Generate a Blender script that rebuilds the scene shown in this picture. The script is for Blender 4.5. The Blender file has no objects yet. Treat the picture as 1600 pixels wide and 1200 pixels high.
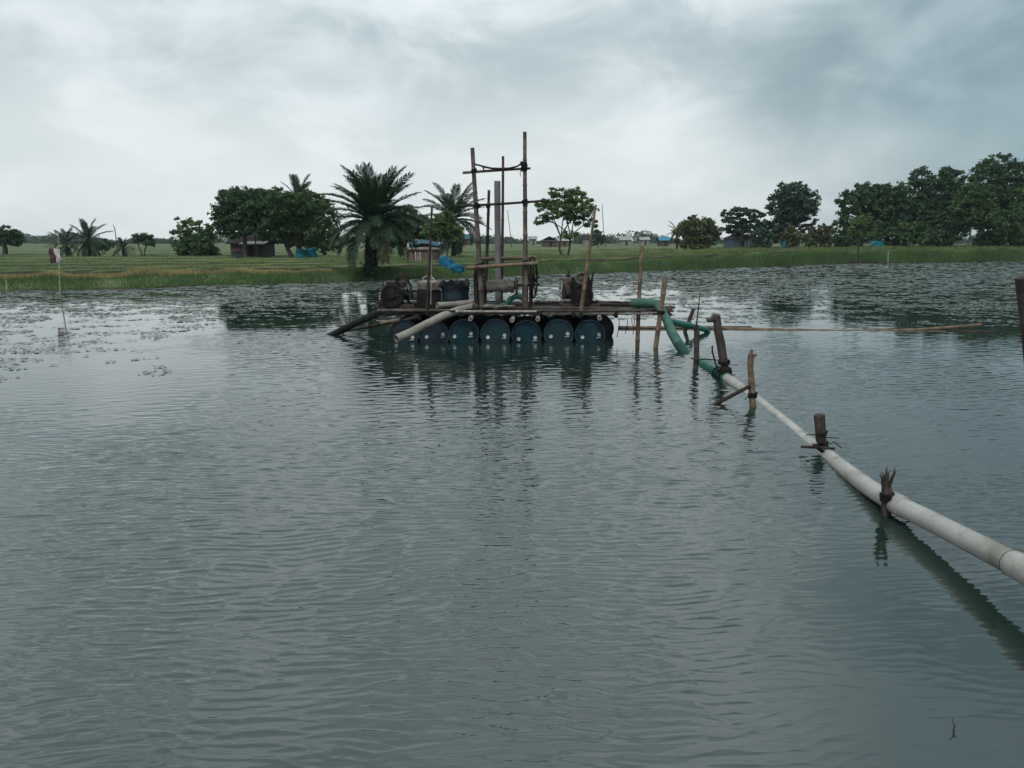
import bpy, math, random
import numpy as np
from mathutils import Vector, Matrix, noise as mnoise

# ------------------------------------------------------------------ camera, sky, sun, exposure
sc = bpy.context.scene
H, F, PITCH = 1.9, 1200.0, math.radians(10.57)
cam_d = bpy.data.cameras.new('camera')
cam_d.sensor_width = 36.0
cam_d.lens = F / 1600 * 36
cam_d.clip_start = 0.05
cam_d.clip_end = 12000
cam = bpy.data.objects.new('camera', cam_d)
cam.location = (0, 0, H)
cam.rotation_euler = (math.pi / 2 - PITCH, 0, 0)
sc.collection.objects.link(cam)
sc.camera = cam

SUN_EL, SUN_ROT = math.radians(55), math.radians(-168)
world = bpy.data.worlds.new('World')
sc.world = world
world.use_nodes = True


class NT:
    """small helper round a node tree"""
    def __init__(s, tree):
        s.t = tree
        s.n = tree.nodes
        s.l = tree.links

    def put(s, sock, v):
        if isinstance(v, bpy.types.NodeSocket):
            s.l.new(v, sock)
        else:
            sock.default_value = v

    def node(s, typ, ins=None, **kw):
        nd = s.n.new(typ)
        for k, v in kw.items():
            setattr(nd, k, v)
        for k, v in (ins or {}).items():
            s.put(nd.inputs[k], v)
        return nd

    def math(s, op, a, b=0.0, c=0.0, clamp=False):
        nd = s.node('ShaderNodeMath', {0: a, 1: b, 2: c}, operation=op)
        nd.use_clamp = clamp
        return nd.outputs[0]

    def ss(s, x, a, b, lo=0.0, hi=1.0):
        nd = s.node('ShaderNodeMapRange', {0: x, 1: a, 2: b, 3: lo, 4: hi}, interpolation_type='SMOOTHSTEP')
        return nd.outputs[0]

    def lin(s, x, a, b, lo=0.0, hi=1.0):
        return s.node('ShaderNodeMapRange', {0: x, 1: a, 2: b, 3: lo, 4: hi}).outputs[0]

    def mix(s, f, a, b, blend='MIX'):
        nd = s.node('ShaderNodeMix', data_type='RGBA', blend_type=blend)
        s.put(nd.inputs[0], f)
        s.put(nd.inputs[6], a)
        s.put(nd.inputs[7], b)
        return nd.outputs[2]

    def noise(s, vec, scale, detail=3.0, rough=0.5, dist=0.0):
        return s.node('ShaderNodeTexNoise', {'Vector': vec, 'Scale': scale, 'Detail': detail, 'Roughness': rough,
                                             'Distortion': dist}).outputs[0]

    def vmul(s, vec, xyz):
        return s.node('ShaderNodeVectorMath', {0: vec, 1: xyz}, operation='MULTIPLY').outputs[0]

    def vadd(s, vec, xyz):
        return s.node('ShaderNodeVectorMath', {0: vec, 1: xyz}, operation='ADD').outputs[0]


def rgb(r, g, b):
    return (r, g, b, 1.0)


w = NT(world.node_tree)
w.n.clear()
sky_tex = w.node('ShaderNodeTexSky', sky_type='NISHITA', sun_disc=False, sun_elevation=SUN_EL, sun_rotation=SUN_ROT,
                 air_density=1.0, dust_density=3.0, ozone_density=1.0)
tc = w.node('ShaderNodeTexCoord')
sep = w.node('ShaderNodeSeparateXYZ', {0: tc.outputs['Generated']})
dx, dy, dz = sep.outputs
zc = w.math('MAXIMUM', dz, 0.0)
den = w.math('ADD', zc, 0.42)
cu = w.math('DIVIDE', dx, den)
cv = w.math('DIVIDE', dy, den)
cuv = w.node('ShaderNodeCombineXYZ', {0: cu, 1: cv, 2: 6.1}).outputs[0]
n_big = w.noise(cuv, 1.15, 4, 0.5, 0.35)
n_mid = w.noise(w.vadd(cuv, (3.1, 7.7, 0)), 3.4, 5, 0.55, 0.5)
n_sum = w.math('ADD', w.math('MULTIPLY', n_big, 0.5), w.math('MULTIPLY', n_mid, 0.5))
# deck of stratus: pale in the gap near the horizon, greyer overhead
deck = w.ss(w.math('ADD', zc, w.lin(n_mid, 0.3, 0.7, -0.05, 0.05)), 0.07, 0.21)
cl = w.ss(n_sum, 0.39, 0.59)
deck_col = w.mix(cl, rgb(0.345, 0.425, 0.45), rgb(0.645, 0.70, 0.715))
low_col = w.mix(w.ss(n_sum, 0.34, 0.66), rgb(0.545, 0.605, 0.62), rgb(0.655, 0.69, 0.69))
cloud = w.mix(deck, low_col, deck_col)
# rain front standing to the right: darker, blue-grey
hl = w.math('SQRT', w.math('ADD', w.math('MULTIPLY', dx, dx), w.math('MULTIPLY', dy, dy)))
az = w.math('DIVIDE', dx, w.math('MAXIMUM', hl, 0.001))
azn = w.math('ADD', az, w.lin(n_big, 0.3, 0.7, 0.10, -0.10))
front = w.ss(azn, 0.25, 0.56)
front = w.math('MULTIPLY', front, w.lin(zc, 0.0, 0.08, 0.80, 1.0))
front = w.math('MULTIPLY', front, w.ss(zc, 0.12, 0.30, 1.0, 0.72))
cloud = w.mix(front, cloud, w.mix(1.0, cloud, rgb(0.34, 0.46, 0.51), 'MULTIPLY'))
zen = w.lin(zc, 0.22, 0.60, 10.3, 15.5)          # an overcast sky is brightest overhead
cloud10 = w.mix(1.0, cloud, w.node('ShaderNodeCombineXYZ', {0: zen, 1: zen, 2: zen}).outputs[0], 'MULTIPLY')
skyc = w.mix(0.93, sky_tex.outputs[0], cloud10)
bg = w.node('ShaderNodeBackground', {'Color': skyc, 'Strength': 0.1})
w.l.new(bg.outputs[0], w.node('ShaderNodeOutputWorld').inputs[0])

sun_d = bpy.data.lights.new('sun', 'SUN')
sun_d.energy = 1.5
sun_d.angle = math.radians(14)
sun_d.color = (1.0, 0.96, 0.90)
sun = bpy.data.objects.new('sun', sun_d)
sun_dir = Vector((math.sin(SUN_ROT) * math.cos(SUN_EL), math.cos(SUN_ROT) * math.cos(SUN_EL), math.sin(SUN_EL)))
sun.rotation_euler = sun_dir.to_track_quat('Z', 'Y').to_euler()
sun.location = sun_dir * 50
sc.collection.objects.link(sun)

sc.view_settings.view_transform = 'Standard'
sc.view_settings.look = 'None'
sc.view_settings.gamma = 1.0
sc.view_settings.exposure = 0.32
sc.view_settings.use_curve_mapping = False

# ------------------------------------------------------------------ helpers
random.seed(7)
RNG = np.random.default_rng(7)
COL = sc.collection
ORG = {}
CP, SP = math.cos(PITCH), math.sin(PITCH)


def ray(x, y):
    u, v = (x - 800) / F, (600 - y) / F
    return Vector((u, v * SP + CP, v * CP - SP))


def P(x, y, Y):
    """photo position -> point standing Y metres away"""
    d = ray(x, y)
    return Vector((0, 0, H)) + d * (Y / d.y)


def G(x, y, z=0.0):
    """photo position -> point at height z"""
    d = ray(x, y)
    return Vector((0, 0, H)) + d * ((z - H) / d.z)


def rnd(a, b):
    return random.uniform(a, b)


class MB:
    def __init__(s):
        s.v, s.f = [], []

    def ring_frame(s, t):
        t = t.normalized()
        a = Vector((0, 0, 1)) if abs(t.z) < 0.9 else Vector((1, 0, 0))
        u = t.cross(a).normalized()
        return u, t.cross(u).normalized()

    def tube(s, pts, rad, n=8, caps=True, squash=None):
        pts = [Vector(p) for p in pts]
        if not hasattr(rad, '__len__'):
            rad = [rad] * len(pts)
        b0 = len(s.v)
        u = None
        for i, p in enumerate(pts):
            t = (pts[min(i + 1, len(pts) - 1)] - pts[max(i - 1, 0)])
            if t.length < 1e-9:
                t = Vector((0, 0, 1))
            t.normalize()
            if u is None:
                u, v = s.ring_frame(t)
            else:
                u = (u - t * u.dot(t))
                if u.length < 1e-6:
                    u, v = s.ring_frame(t)
                u.normalize()
                v = t.cross(u).normalized()
            for k in range(n):
                a = 2 * math.pi * k / n
                s.v.append(p + (u * math.cos(a) + v * math.sin(a)) * rad[i])
        m = len(pts)
        for i in range(m - 1):
            for k in range(n):
                a = b0 + i * n + k
                b = b0 + i * n + (k + 1) % n
                s.f.append((a, b, b + n, a + n))
        if caps:
            s.f.append(tuple(b0 + k for k in range(n))[::-1])
            s.f.append(tuple(b0 + (m - 1) * n + k for k in range(n)))
        return s

    def pipe(s, pts, r, n=14, wall=0.01, depth=0.12):
        """a tube with open, hollow ends"""
        pts = [Vector(p) for p in pts]
        d0 = (pts[1] - pts[0]).normalized()
        d1 = (pts[-2] - pts[-1]).normalized()
        q = [pts[0] + d0 * depth, pts[0]] + [pts[0]] + pts[1:-1] + [pts[-1]] + [pts[-1], pts[-1] + d1 * depth]
        # inner rings share the outer frame: build three separate tubes welded by faces is not needed visually
        s.tube(pts, r, n, caps=False)
        for e, d in ((pts[0], d0), (pts[-1], d1)):
            b0 = len(s.v)
            s.tube([e, e + d * depth], r - wall, n, caps=False)
            u, v = s.ring_frame(d)
            b1 = len(s.v)
            for rr in (r, r - wall):
                for k in range(n):
                    a = 2 * math.pi * k / n
                    s.v.append(e + (u * math.cos(a) + v * math.sin(a)) * rr - d * 0.001)
            for k in range(n):
                s.f.append((b1 + k, b1 + (k + 1) % n, b1 + n + (k + 1) % n, b1 + n + k))
            b2 = len(s.v)
            for k in range(n):
                a = 2 * math.pi * k / n
                s.v.append(e + d * depth + (u * math.cos(a) + v * math.sin(a)) * (r - wall))
            s.f.append(tuple(range(b2, b2 + n)))
        return s

    def box(s, c, size, rot=None, taper=1.0):
        c = Vector(c)
        b0 = len(s.v)
        for z in (-1, 1):
            k = taper if z > 0 else 1.0
            for x, y in ((-1, -1), (1, -1), (1, 1), (-1, 1)):
                p = Vector((x * size[0] / 2 * k, y * size[1] / 2 * k, z * size[2] / 2))
                if rot is not None:
                    p = rot @ p
                s.v.append(c + p)
        for q in ((3, 2, 1, 0), (4, 5, 6, 7), (0, 1, 5, 4), (1, 2, 6, 5), (2, 3, 7, 6), (3, 0, 4, 7)):
            s.f.append(tuple(b0 + i for i in q))
        return s

    def beam(s, a, b, wd, th):
        a, b = Vector(a), Vector(b)
        d = b - a
        rot = d.to_track_quat('Z', 'Y').to_matrix()
        return s.box((a + b) / 2, (wd, th, d.length), rot)

    def lathe(s, c, axis, prof, n=16):
        """prof: (distance along the axis, radius)"""
        c, axis = Vector(c), Vector(axis).normalized()
        u, v = s.ring_frame(axis)
        b0 = len(s.v)
        for h, r in prof:
            for k in range(n):
                a = 2 * math.pi * k / n
                s.v.append(c + axis * h + (u * math.cos(a) + v * math.sin(a)) * r)
        for i in range(len(prof) - 1):
            for k in range(n):
                a = b0 + i * n + k
                b = b0 + i * n + (k + 1) % n
                s.f.append((a, b, b + n, a + n))
        s.f.append(tuple(b0 + k for k in range(n))[::-1])
        s.f.append(tuple(b0 + (len(prof) - 1) * n + k for k in range(n)))
        return s

    def torus(s, c, axis, R, r, n=20, m=6):
        c, axis = Vector(c), Vector(axis).normalized()
        u, v = s.ring_frame(axis)
        b0 = len(s.v)
        for i in range(n):
            a = 2 * math.pi * i / n
            d = u * math.cos(a) + v * math.sin(a)
            for k in range(m):
                b = 2 * math.pi * k / m
                s.v.append(c + d * (R + r * math.cos(b)) + axis * r * math.sin(b))
        for i in range(n):
            for k in range(m):
                s.f.append((b0 + i * m + k, b0 + ((i + 1) % n) * m + k, b0 + ((i + 1) % n) * m + (k + 1) % m,
                            b0 + i * m + (k + 1) % m))
        return s

    def bamboo(s, p0, p1, r0, r1=None, seg=0.3, bend=0.012, n=8, sag=0.0):
        p0, p1 = Vector(p0), Vector(p1)
        r1 = r0 * 0.8 if r1 is None else r1
        L = (p1 - p0).length
        k = max(2, int(L / seg))
        side, up = s.ring_frame(p1 - p0)
        pts, rad = [], []
        b1, b2 = rnd(-1, 1) * bend * L, rnd(-1, 1) * bend * L
        ph = rnd(0, 6)
        for i in range(k + 1):
            t = i / k + (rnd(-0.12, 0.12) / k if 0 < i < k else 0)
            w_ = math.sin(math.pi * t)
            w2 = math.sin(2 * math.pi * t + ph) * 0.35
            c = p0.lerp(p1, t) + side * (b1 * w_ + b2 * w2 * w_) + up * (b2 * w_) - Vector((0, 0, sag * w_))
            d = (p1 - p0).normalized()
            r = r0 + (r1 - r0) * t
            if 0 < i < k:
                e = min(0.02, r * 0.6)
                for o, q in ((-e, 0.97), (-e * 0.25, 1.16), (e * 0.25, 1.13), (e, 0.96)):
                    pts.append(c + d * o)
                    rad.append(r * q)
                if rnd(0, 1) < 0.12:      # stub of a cut side branch
                    a = rnd(0, 6.28)
                    dd = (side * math.cos(a) + up * math.sin(a) + d * 0.7).normalized()
                    s.tube([c, c + dd * r * rnd(1.8, 3.4)], [r * 0.3, r * 0.2], 5)
            else:
                pts.append(c)
                rad.append(r)
        s.tube(pts, rad, n)
        return s

    def coil(s, c, axis, R, turns=4, thick=0.008, pitch=None, n=10):
        c, axis = Vector(c), Vector(axis).normalized()
        u, v = s.ring_frame(axis)
        pitch = pitch or thick * 1.9
        pts = []
        for i in range(int(turns * n) + 1):
            a = 2 * math.pi * i / n
            rr = R * (1 + rnd(-0.05, 0.10))
            pts.append(c + axis * (pitch * (i / n - turns / 2)) + (u * math.cos(a) + v * math.sin(a)) * rr)
        return s.tube(pts, thick, 5)

    def build(s, name, mat, parent=None, origin=None, smooth=True, bevel=0.0):
        me = bpy.data.meshes.new(name)
        if parent is not None:
            o_ = ORG[parent.name]
        else:
            o_ = Vector(origin) if origin is not None else Vector((0, 0, 0))
        me.from_pydata([tuple(Vector(v) - o_) for v in s.v], [], s.f)
        me.validate()
        me.update()
        return link_mesh(name, me, mat, parent, o_, smooth, bevel)


def link_mesh(name, me, mat, parent, o_, smooth=True, bevel=0.0):
    if mat is not None and not me.materials:
        me.materials.append(M[mat] if isinstance(mat, str) else mat)
    if smooth:
        me.polygons.foreach_set('use_smooth', [True] * len(me.polygons))
        if hasattr(me, 'set_sharp_from_angle'):
            me.set_sharp_from_angle(angle=math.radians(42))
    ob = bpy.data.objects.new(name, me)
    COL.objects.link(ob)
    ORG[ob.name] = Vector(o_)
    if parent is not None:
        ob.parent = parent
    else:
        ob.location = o_
    if bevel:
        bv = ob.modifiers.new('bevel', 'BEVEL')
        bv.width = bevel
        bv.segments = 2
    return ob


def tag(o, label, cat, group=None):
    o['label'] = label
    o['category'] = cat
    if group:
        o['group'] = group
    return o


def thing(name, loc, label, cat, group=None):
    o = bpy.data.objects.new(name, None)
    o.empty_display_size = 0.2
    COL.objects.link(o)
    o.location = loc
    ORG[o.name] = Vector(loc)
    return tag(o, label, cat, group)


def quads_mesh(name, V, nper, mat, parent=None, kind=None, origin=(0, 0, 0)):
    """V: (N, nper, 3) array; each row one face"""
    V = np.asarray(V, dtype=np.float32)
    o_ = ORG[parent.name] if parent is not None else Vector(origin)
    V = V - np.array(o_, dtype=np.float32)
    N = V.shape[0]
    me = bpy.data.meshes.new(name)
    me.vertices.add(N * nper)
    me.vertices.foreach_set('co', V.reshape(-1))
    me.loops.add(N * nper)
    me.loops.foreach_set('vertex_index', np.arange(N * nper, dtype=np.int32))
    me.polygons.add(N)
    me.polygons.foreach_set('loop_start', np.arange(0, N * nper, nper, dtype=np.int32))
    me.polygons.foreach_set('loop_total', np.full(N, nper, dtype=np.int32))
    me.update(calc_edges=True)
    ob = link_mesh(name, me, mat, parent, o_, smooth=False)
    if kind:
        ob['kind'] = kind
    return ob


# ------------------------------------------------------------------ materials
M = {}


def mat(name, c1, c2=None, scale=6.0, rough=0.7, bump=0.0, bscale=30.0, metal=0.0, spec=0.12, stretch=(1, 1, 1),
        detail=4.0, dirt=None, dirt_scale=2.0, dirt_amt=0.5, island=0.0, trans=0.0, coat=0.0):
    m = bpy.data.materials.new(name)
    m.use_nodes = True
    t = NT(m.node_tree)
    b = t.n['Principled BSDF']
    tcn = t.node('ShaderNodeTexCoord')
    vec = t.vmul(tcn.outputs['Object'], stretch)
    c2 = c2 or tuple(x * 0.6 for x in c1)
    f = t.ss(t.noise(vec, scale, detail, 0.6), 0.32, 0.68)
    col = t.mix(f, rgb(*c1), rgb(*c2))
    if dirt:
        fd = t.ss(t.noise(tcn.outputs['Object'], dirt_scale, 5, 0.65), 0.5, 0.68)
        col = t.mix(t.math('MULTIPLY', fd, dirt_amt), col, rgb(*dirt))
    geo = t.node('ShaderNodeNewGeometry')
    if island:
        hv = t.lin(geo.outputs['Random Per Island'], 0, 1, 1 - island, 1 + island)
        hs = t.node('ShaderNodeHueSaturation', {'Color': col, 'Value': hv,
                    'Hue': t.lin(t.math('FRACT', t.math('MULTIPLY', geo.outputs['Random Per Island'], 7.31)), 0, 1, 0.475, 0.52)})
        col = hs.outputs[0]
    t.put(b.inputs['Base Color'], col)
    t.put(b.inputs['Roughness'], t.lin(f, 0, 1, max(0.02, rough - 0.08), min(1, rough + 0.08)))
    b.inputs['Metallic'].default_value = metal
    b.inputs['Specular IOR Level'].default_value = spec
    if coat:
        b.inputs['Coat Weight'].default_value = coat
    if bump:
        bn = t.node('ShaderNodeBump', {'Height': t.noise(vec, bscale, 4, 0.6), 'Strength': bump, 'Distance': 0.02})
        t.put(b.inputs['Normal'], bn.outputs[0])
    if trans:
        tl = t.node('ShaderNodeBsdfTranslucent', {'Color': t.mix(1.0, col, rgb(1.25, 1.35, 0.7), 'MULTIPLY')})
        mx = t.node('ShaderNodeMixShader', {0: trans, 1: b.outputs[0], 2: tl.outputs[0]})
        t.l.new(mx.outputs[0], t.n['Material Output'].inputs[0])
    M[name] = m
    return m


mat('bamboo_grey', (0.125, 0.105, 0.092), (0.055, 0.045, 0.040), 9, 0.75, 0.25, 40, dirt=(0.03, 0.026, 0.022))
mat('bamboo_dark', (0.052, 0.041, 0.036), (0.02, 0.017, 0.015), 9, 0.8, 0.3, 40)
mat('bamboo_tan', (0.17, 0.125, 0.085), (0.085, 0.062, 0.045), 8, 0.6, 0.2, 40, dirt=(0.06, 0.045, 0.035))
mat('bamboo_pale', (0.36, 0.33, 0.29), (0.20, 0.175, 0.155), 8, 0.6, 0.2, 40, dirt=(0.09, 0.075, 0.065))
mat('old_wood', (0.075, 0.062, 0.055), (0.03, 0.026, 0.024), 7, 0.85, 0.5, 30, stretch=(4, 4, 1))
mat('red_wood', (0.10, 0.047, 0.040), (0.05, 0.028, 0.025), 6, 0.8, 0.4, 30, stretch=(3, 3, 1))
mat('wet_plank', (0.028, 0.024, 0.022), (0.010, 0.009, 0.009), 5, 0.7, 0.4, 25, stretch=(1, 4, 4))
mat('drum_blue', (0.004, 0.025, 0.036), (0.0025, 0.015, 0.022), 4, 0.42, 0.05, 20, dirt=(0.014, 0.020, 0.022), dirt_amt=0.45)
mat('drum_blue_dark', (0.010, 0.024, 0.038), (0.005, 0.012, 0.02), 4, 0.5, 0.05, 20, dirt=(0.02, 0.022, 0.02), dirt_amt=0.6)
mat('drum_blue_worn', (0.008, 0.030, 0.044), (0.004, 0.016, 0.024), 5, 0.5, 0.08, 14, dirt=(0.03, 0.042, 0.046), dirt_scale=7, dirt_amt=0.7)
mat('drum_rim', (0.022, 0.048, 0.060), (0.012, 0.028, 0.036), 6, 0.35, spec=0.5)  # rim highlight put into a colour lighter than the drums
mat('bung_white', (0.50, 0.52, 0.52), (0.30, 0.32, 0.33), 20, 0.5)
mat('pvc', (0.33, 0.325, 0.305), (0.26, 0.255, 0.235), 3, 0.42, 0.06, 12, dirt=(0.125, 0.118, 0.088), dirt_scale=2.6, dirt_amt=0.75)
mat('pvc_dirty', (0.24, 0.225, 0.20), (0.16, 0.148, 0.13), 5, 0.5, 0.08, 12, dirt=(0.12, 0.105, 0.09), dirt_amt=0.6)
mat('hose_green', (0.012, 0.115, 0.072), (0.009, 0.08, 0.056), 5, 0.38, 0.05, 15, dirt=(0.05, 0.085, 0.07), dirt_amt=0.55)
mat('hose_grey_green', (0.034, 0.100, 0.076), (0.022, 0.072, 0.056), 5, 0.45, 0.05, 15, dirt=(0.05, 0.085, 0.07), dirt_amt=0.5)
mat('rubber', (0.018, 0.018, 0.018), (0.01, 0.01, 0.01), 8, 0.7, 0.1)
mat('iron_dark', (0.018, 0.017, 0.018), (0.008, 0.008, 0.008), 9, 0.6, 0.3, 30, metal=0.15, dirt=(0.034, 0.024, 0.019), dirt_scale=6)
mat('iron_rust', (0.042, 0.029, 0.025), (0.02, 0.016, 0.014), 9, 0.75, 0.3, 30, metal=0.15)
mat('steel_pipe', (0.17, 0.18, 0.185), (0.115, 0.12, 0.122), 5, 0.55, 0.12, 20, metal=0.2, stretch=(2, 2, 0.6), dirt=(0.06, 0.045, 0.04), dirt_amt=0.6)
mat('rope_grey', (0.22, 0.205, 0.185), (0.11, 0.10, 0.09), 25, 0.9, 0.5, 60)
mat('rope_dark', (0.018, 0.017, 0.018), (0.01, 0.01, 0.01), 25, 0.85)
mat('tank_brown', (0.115, 0.098, 0.084), (0.06, 0.05, 0.043), 8, 0.6, 0.2, 25, dirt=(0.04, 0.035, 0.03))
mat('cloth_blue', (0.025, 0.15, 0.24), (0.015, 0.10, 0.17), 5, 0.55, 0.2, 18, dirt=(0.09, 0.22, 0.30), dirt_scale=5, trans=0.25)
mat('cloth_black', (0.02, 0.021, 0.023), (0.01, 0.01, 0.012), 8, 0.8, 0.3, 20)
mat('cloth_white', (0.62, 0.61, 0.60), (0.45, 0.44, 0.44), 5, 0.8, 0.2, 18, trans=0.2)
mat('cloth_red', (0.13, 0.065, 0.065), (0.09, 0.045, 0.045), 5, 0.8, 0.2, 18, trans=0.2)
mat('net_blue', (0.02, 0.17, 0.22), (0.015, 0.12, 0.16), 5, 0.7, trans=0.3)
mat('tin_roof', (0.34, 0.34, 0.34), (0.20, 0.17, 0.155), 3, 0.55, metal=0.3, dirt=(0.16, 0.09, 0.06), dirt_scale=1.2)
mat('tin_blue', (0.03, 0.10, 0.125), (0.022, 0.07, 0.09), 3, 0.55, metal=0.1, dirt=(0.06, 0.09, 0.10), dirt_scale=2)
mat('roof_bright_blue', (0.025, 0.17, 0.28), (0.02, 0.14, 0.24), 3, 0.5)
mat('thatch', (0.042, 0.034, 0.031), (0.02, 0.017, 0.016), 10, 0.95, 0.6, 30, stretch=(1, 1, 3))
mat('plank_wall', (0.085, 0.07, 0.06), (0.04, 0.033, 0.03), 6, 0.9, 0.4, 20, stretch=(6, 6, 0.6))
mat('brick_wall', (0.16, 0.105, 0.085), (0.085, 0.065, 0.06), 5, 0.9, 0.4, 25)
mat('plaster_blue', (0.085, 0.11, 0.14), (0.055, 0.075, 0.10), 2, 0.85, dirt=(0.08, 0.09, 0.1))
mat('plaster_grey', (0.20, 0.20, 0.195), (0.13, 0.13, 0.125), 2, 0.85, dirt=(0.1, 0.1, 0.09))
mat('dark_opening', (0.012, 0.012, 0.013), (0.008, 0.008, 0.008), 2, 0.9)
mat('bark', (0.075, 0.062, 0.05), (0.032, 0.027, 0.023), 6, 0.9, 0.6, 20, stretch=(3, 3, 0.7))
mat('bark_pale', (0.27, 0.255, 0.22), (0.13, 0.12, 0.10), 5, 0.9, 0.5, 20)
mat('palm_bark', (0.05, 0.042, 0.034), (0.018, 0.016, 0.014), 8, 0.95, 0.8, 20)
for nm, c in (('leaf_dark', (0.046, 0.092, 0.048)), ('leaf_mid', (0.060, 0.112, 0.046)), ('leaf_light', (0.090, 0.142, 0.054)),
              ('leaf_blue', (0.052, 0.098, 0.068)), ('leaf_brown', (0.095, 0.105, 0.045)), ('leaf_far', (0.045, 0.080, 0.050))):
    mat(nm, c, tuple(x * 0.72 for x in c), 0.9, 0.6, island=0.42, trans=0.24, spec=0.12)
mat('frond', (0.032, 0.060, 0.034), (0.020, 0.040, 0.025), 1.2, 0.5, island=0.35, trans=0.18, spec=0.15)
mat('frond_dry', (0.15, 0.12, 0.07), (0.08, 0.065, 0.04), 1.2, 0.8, island=0.3, trans=0.15)
mat('grass_green', (0.135, 0.215, 0.078), (0.100, 0.168, 0.066), 0.25, 0.75, island=0.40, trans=0.42, spec=0.08)
mat('grass_wet', (0.088, 0.148, 0.062), (0.066, 0.118, 0.055), 0.25, 0.7, island=0.35, trans=0.42, spec=0.08)
mat('grass_pale', (0.120, 0.152, 0.070), (0.085, 0.115, 0.052), 0.25, 0.8, island=0.35, trans=0.25, spec=0.08)
mat('grass_dry', (0.33, 0.26, 0.14), (0.19, 0.165, 0.085), 0.5, 0.85, island=0.35, trans=0.2, spec=0.08)
mat('weed', (0.082, 0.104, 0.082), (0.058, 0.078, 0.063), 0.6, 0.42, island=0.4, spec=0.45)
mat('mud', (0.06, 0.052, 0.042), (0.03, 0.027, 0.023), 5, 0.6, 0.6, 12)


def terrain_material():
    m = bpy.data.materials.new('field_ground')
    m.use_nodes = True
    t = NT(m.node_tree)
    b = t.n['Principled BSDF']
    pos = t.node('ShaderNodeNewGeometry').outputs['Position']
    n1 = t.noise(t.vmul(pos, (0.05, 0.16, 0.1)), 1.0, 5, 0.6, 0.4)
    n2 = t.noise(pos, 1.8, 5, 0.65)
    col = t.mix(t.ss(n1, 0.38, 0.62), rgb(0.044, 0.076, 0.032), rgb(0.078, 0.108, 0.048))
    col = t.mix(t.ss(n2, 0.52, 0.75), col, rgb(0.115, 0.105, 0.055))
    col = t.mix(t.ss(n2, 0.45, 0.25), col, rgb(0.030, 0.050, 0.022))
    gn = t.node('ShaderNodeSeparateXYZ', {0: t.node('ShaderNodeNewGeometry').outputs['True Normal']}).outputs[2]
    cell = t.noise(t.vmul(pos, (0.03, 0.09, 0)), 1.0, 1, 0.4)
    col = t.mix(t.ss(cell, 0.42, 0.58), col, t.mix(1.0, col, rgb(1.35, 1.12, 1.1), 'MULTIPLY'))
    col = t.mix(t.ss(gn, 0.95, 0.75), col, rgb(0.032, 0.036, 0.020))      # shade of the steep bund faces, put into a dark soil colour
    z = t.node('ShaderNodeSeparateXYZ', {0: pos}).outputs[2]
    col = t.mix(t.ss(z, 0.10, 0.02), col, rgb(0.045, 0.038, 0.028))
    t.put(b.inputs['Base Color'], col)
    b.inputs['Roughness'].default_value = 0.9
    b.inputs['Specular IOR Level'].default_value = 0.15
    bn = t.node('ShaderNodeBump', {'Height': n2, 'Strength': 0.7, 'Distance': 0.15})
    t.put(b.inputs['Normal'], bn.outputs[0])
    M['ground'] = m


def water_material():
    m = bpy.data.materials.new('pond_water')
    m.use_nodes = True
    t = NT(m.node_tree)
    b = t.n['Principled BSDF']
    pos = t.node('ShaderNodeNewGeometry').outputs['Position']
    sp = t.node('ShaderNodeSeparateXYZ', {0: pos})
    X, Y = sp.outputs[0], sp.outputs[1]
    nb = t.noise(t.vmul(pos, (0.16, 0.22, 0)), 1.0, 3, 0.5)
    murk = t.mix(t.ss(nb, 0.35, 0.65), rgb(0.008, 0.020, 0.018), rgb(0.013, 0.025, 0.020))
    t.put(b.inputs['Base Color'], murk)
    b.inputs['Roughness'].default_value = 0.03
    b.inputs['IOR'].default_value = 1.85
    # the ripples near the bank are in the mesh; this is only the faint far chop
    r1 = t.noise(t.vmul(pos, (2.2, 3.4, 0)), 1.0, 2, 0.5)
    r3 = t.noise(t.vmul(pos, (0.55, 1.0, 0)), 1.0, 2, 0.5)
    h = t.math('ADD', t.math('MULTIPLY', r1, 0.10), t.math('MULTIPLY', r3, 0.10))
    bn = t.node('ShaderNodeBump', {'Height': h, 'Strength': 1.0, 'Distance': 0.032})
    t.put(b.inputs['Normal'], bn.outputs[0])
    M['water'] = m


for nm in ('pvc', 'pvc_dirty', 'hose_green', 'hose_grey_green', 'drum_blue', 'drum_blue_dark'):
    M[nm].node_tree.nodes['Principled BSDF'].inputs['Specular IOR Level'].default_value = 0.28
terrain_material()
water_material()

# ------------------------------------------------------------------ the setting: pond, banks, fields
EDGE_PX = [(0, 456), (240, 450), (540, 440), (760, 434), (840, 430), (1060, 423), (1300, 413), (1600, 409)]
EDGE = [(p.x, p.y) for p in (G(x, y) for x, y in EDGE_PX)]
EDGE = [(-130.0, EDGE[0][1] - (EDGE[0][0] + 130) * 0.42)] + EDGE + [(170.0, EDGE[-1][1] + (170 - EDGE[-1][0]) * 0.42)]
EX, EY = np.array([e[0] for e in EDGE]), np.array([e[1] for e in EDGE])


def y_edge(xi):
    return np.interp(xi, EX, EY) + 0.35 * np.sin(np.asarray(xi) * 0.9) + 0.2 * np.sin(np.asarray(xi) * 2.3 + 1)


def sst(x, a, b):
    t = np.clip((x - a) / (b - a), 0, 1)
    return t * t * (3 - 2 * t)


BUNDS = [6.5, 11.5, 18.5, 27.0, 38.0, 52.0, 72.0, 98.0]
FAN = 60.0


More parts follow.
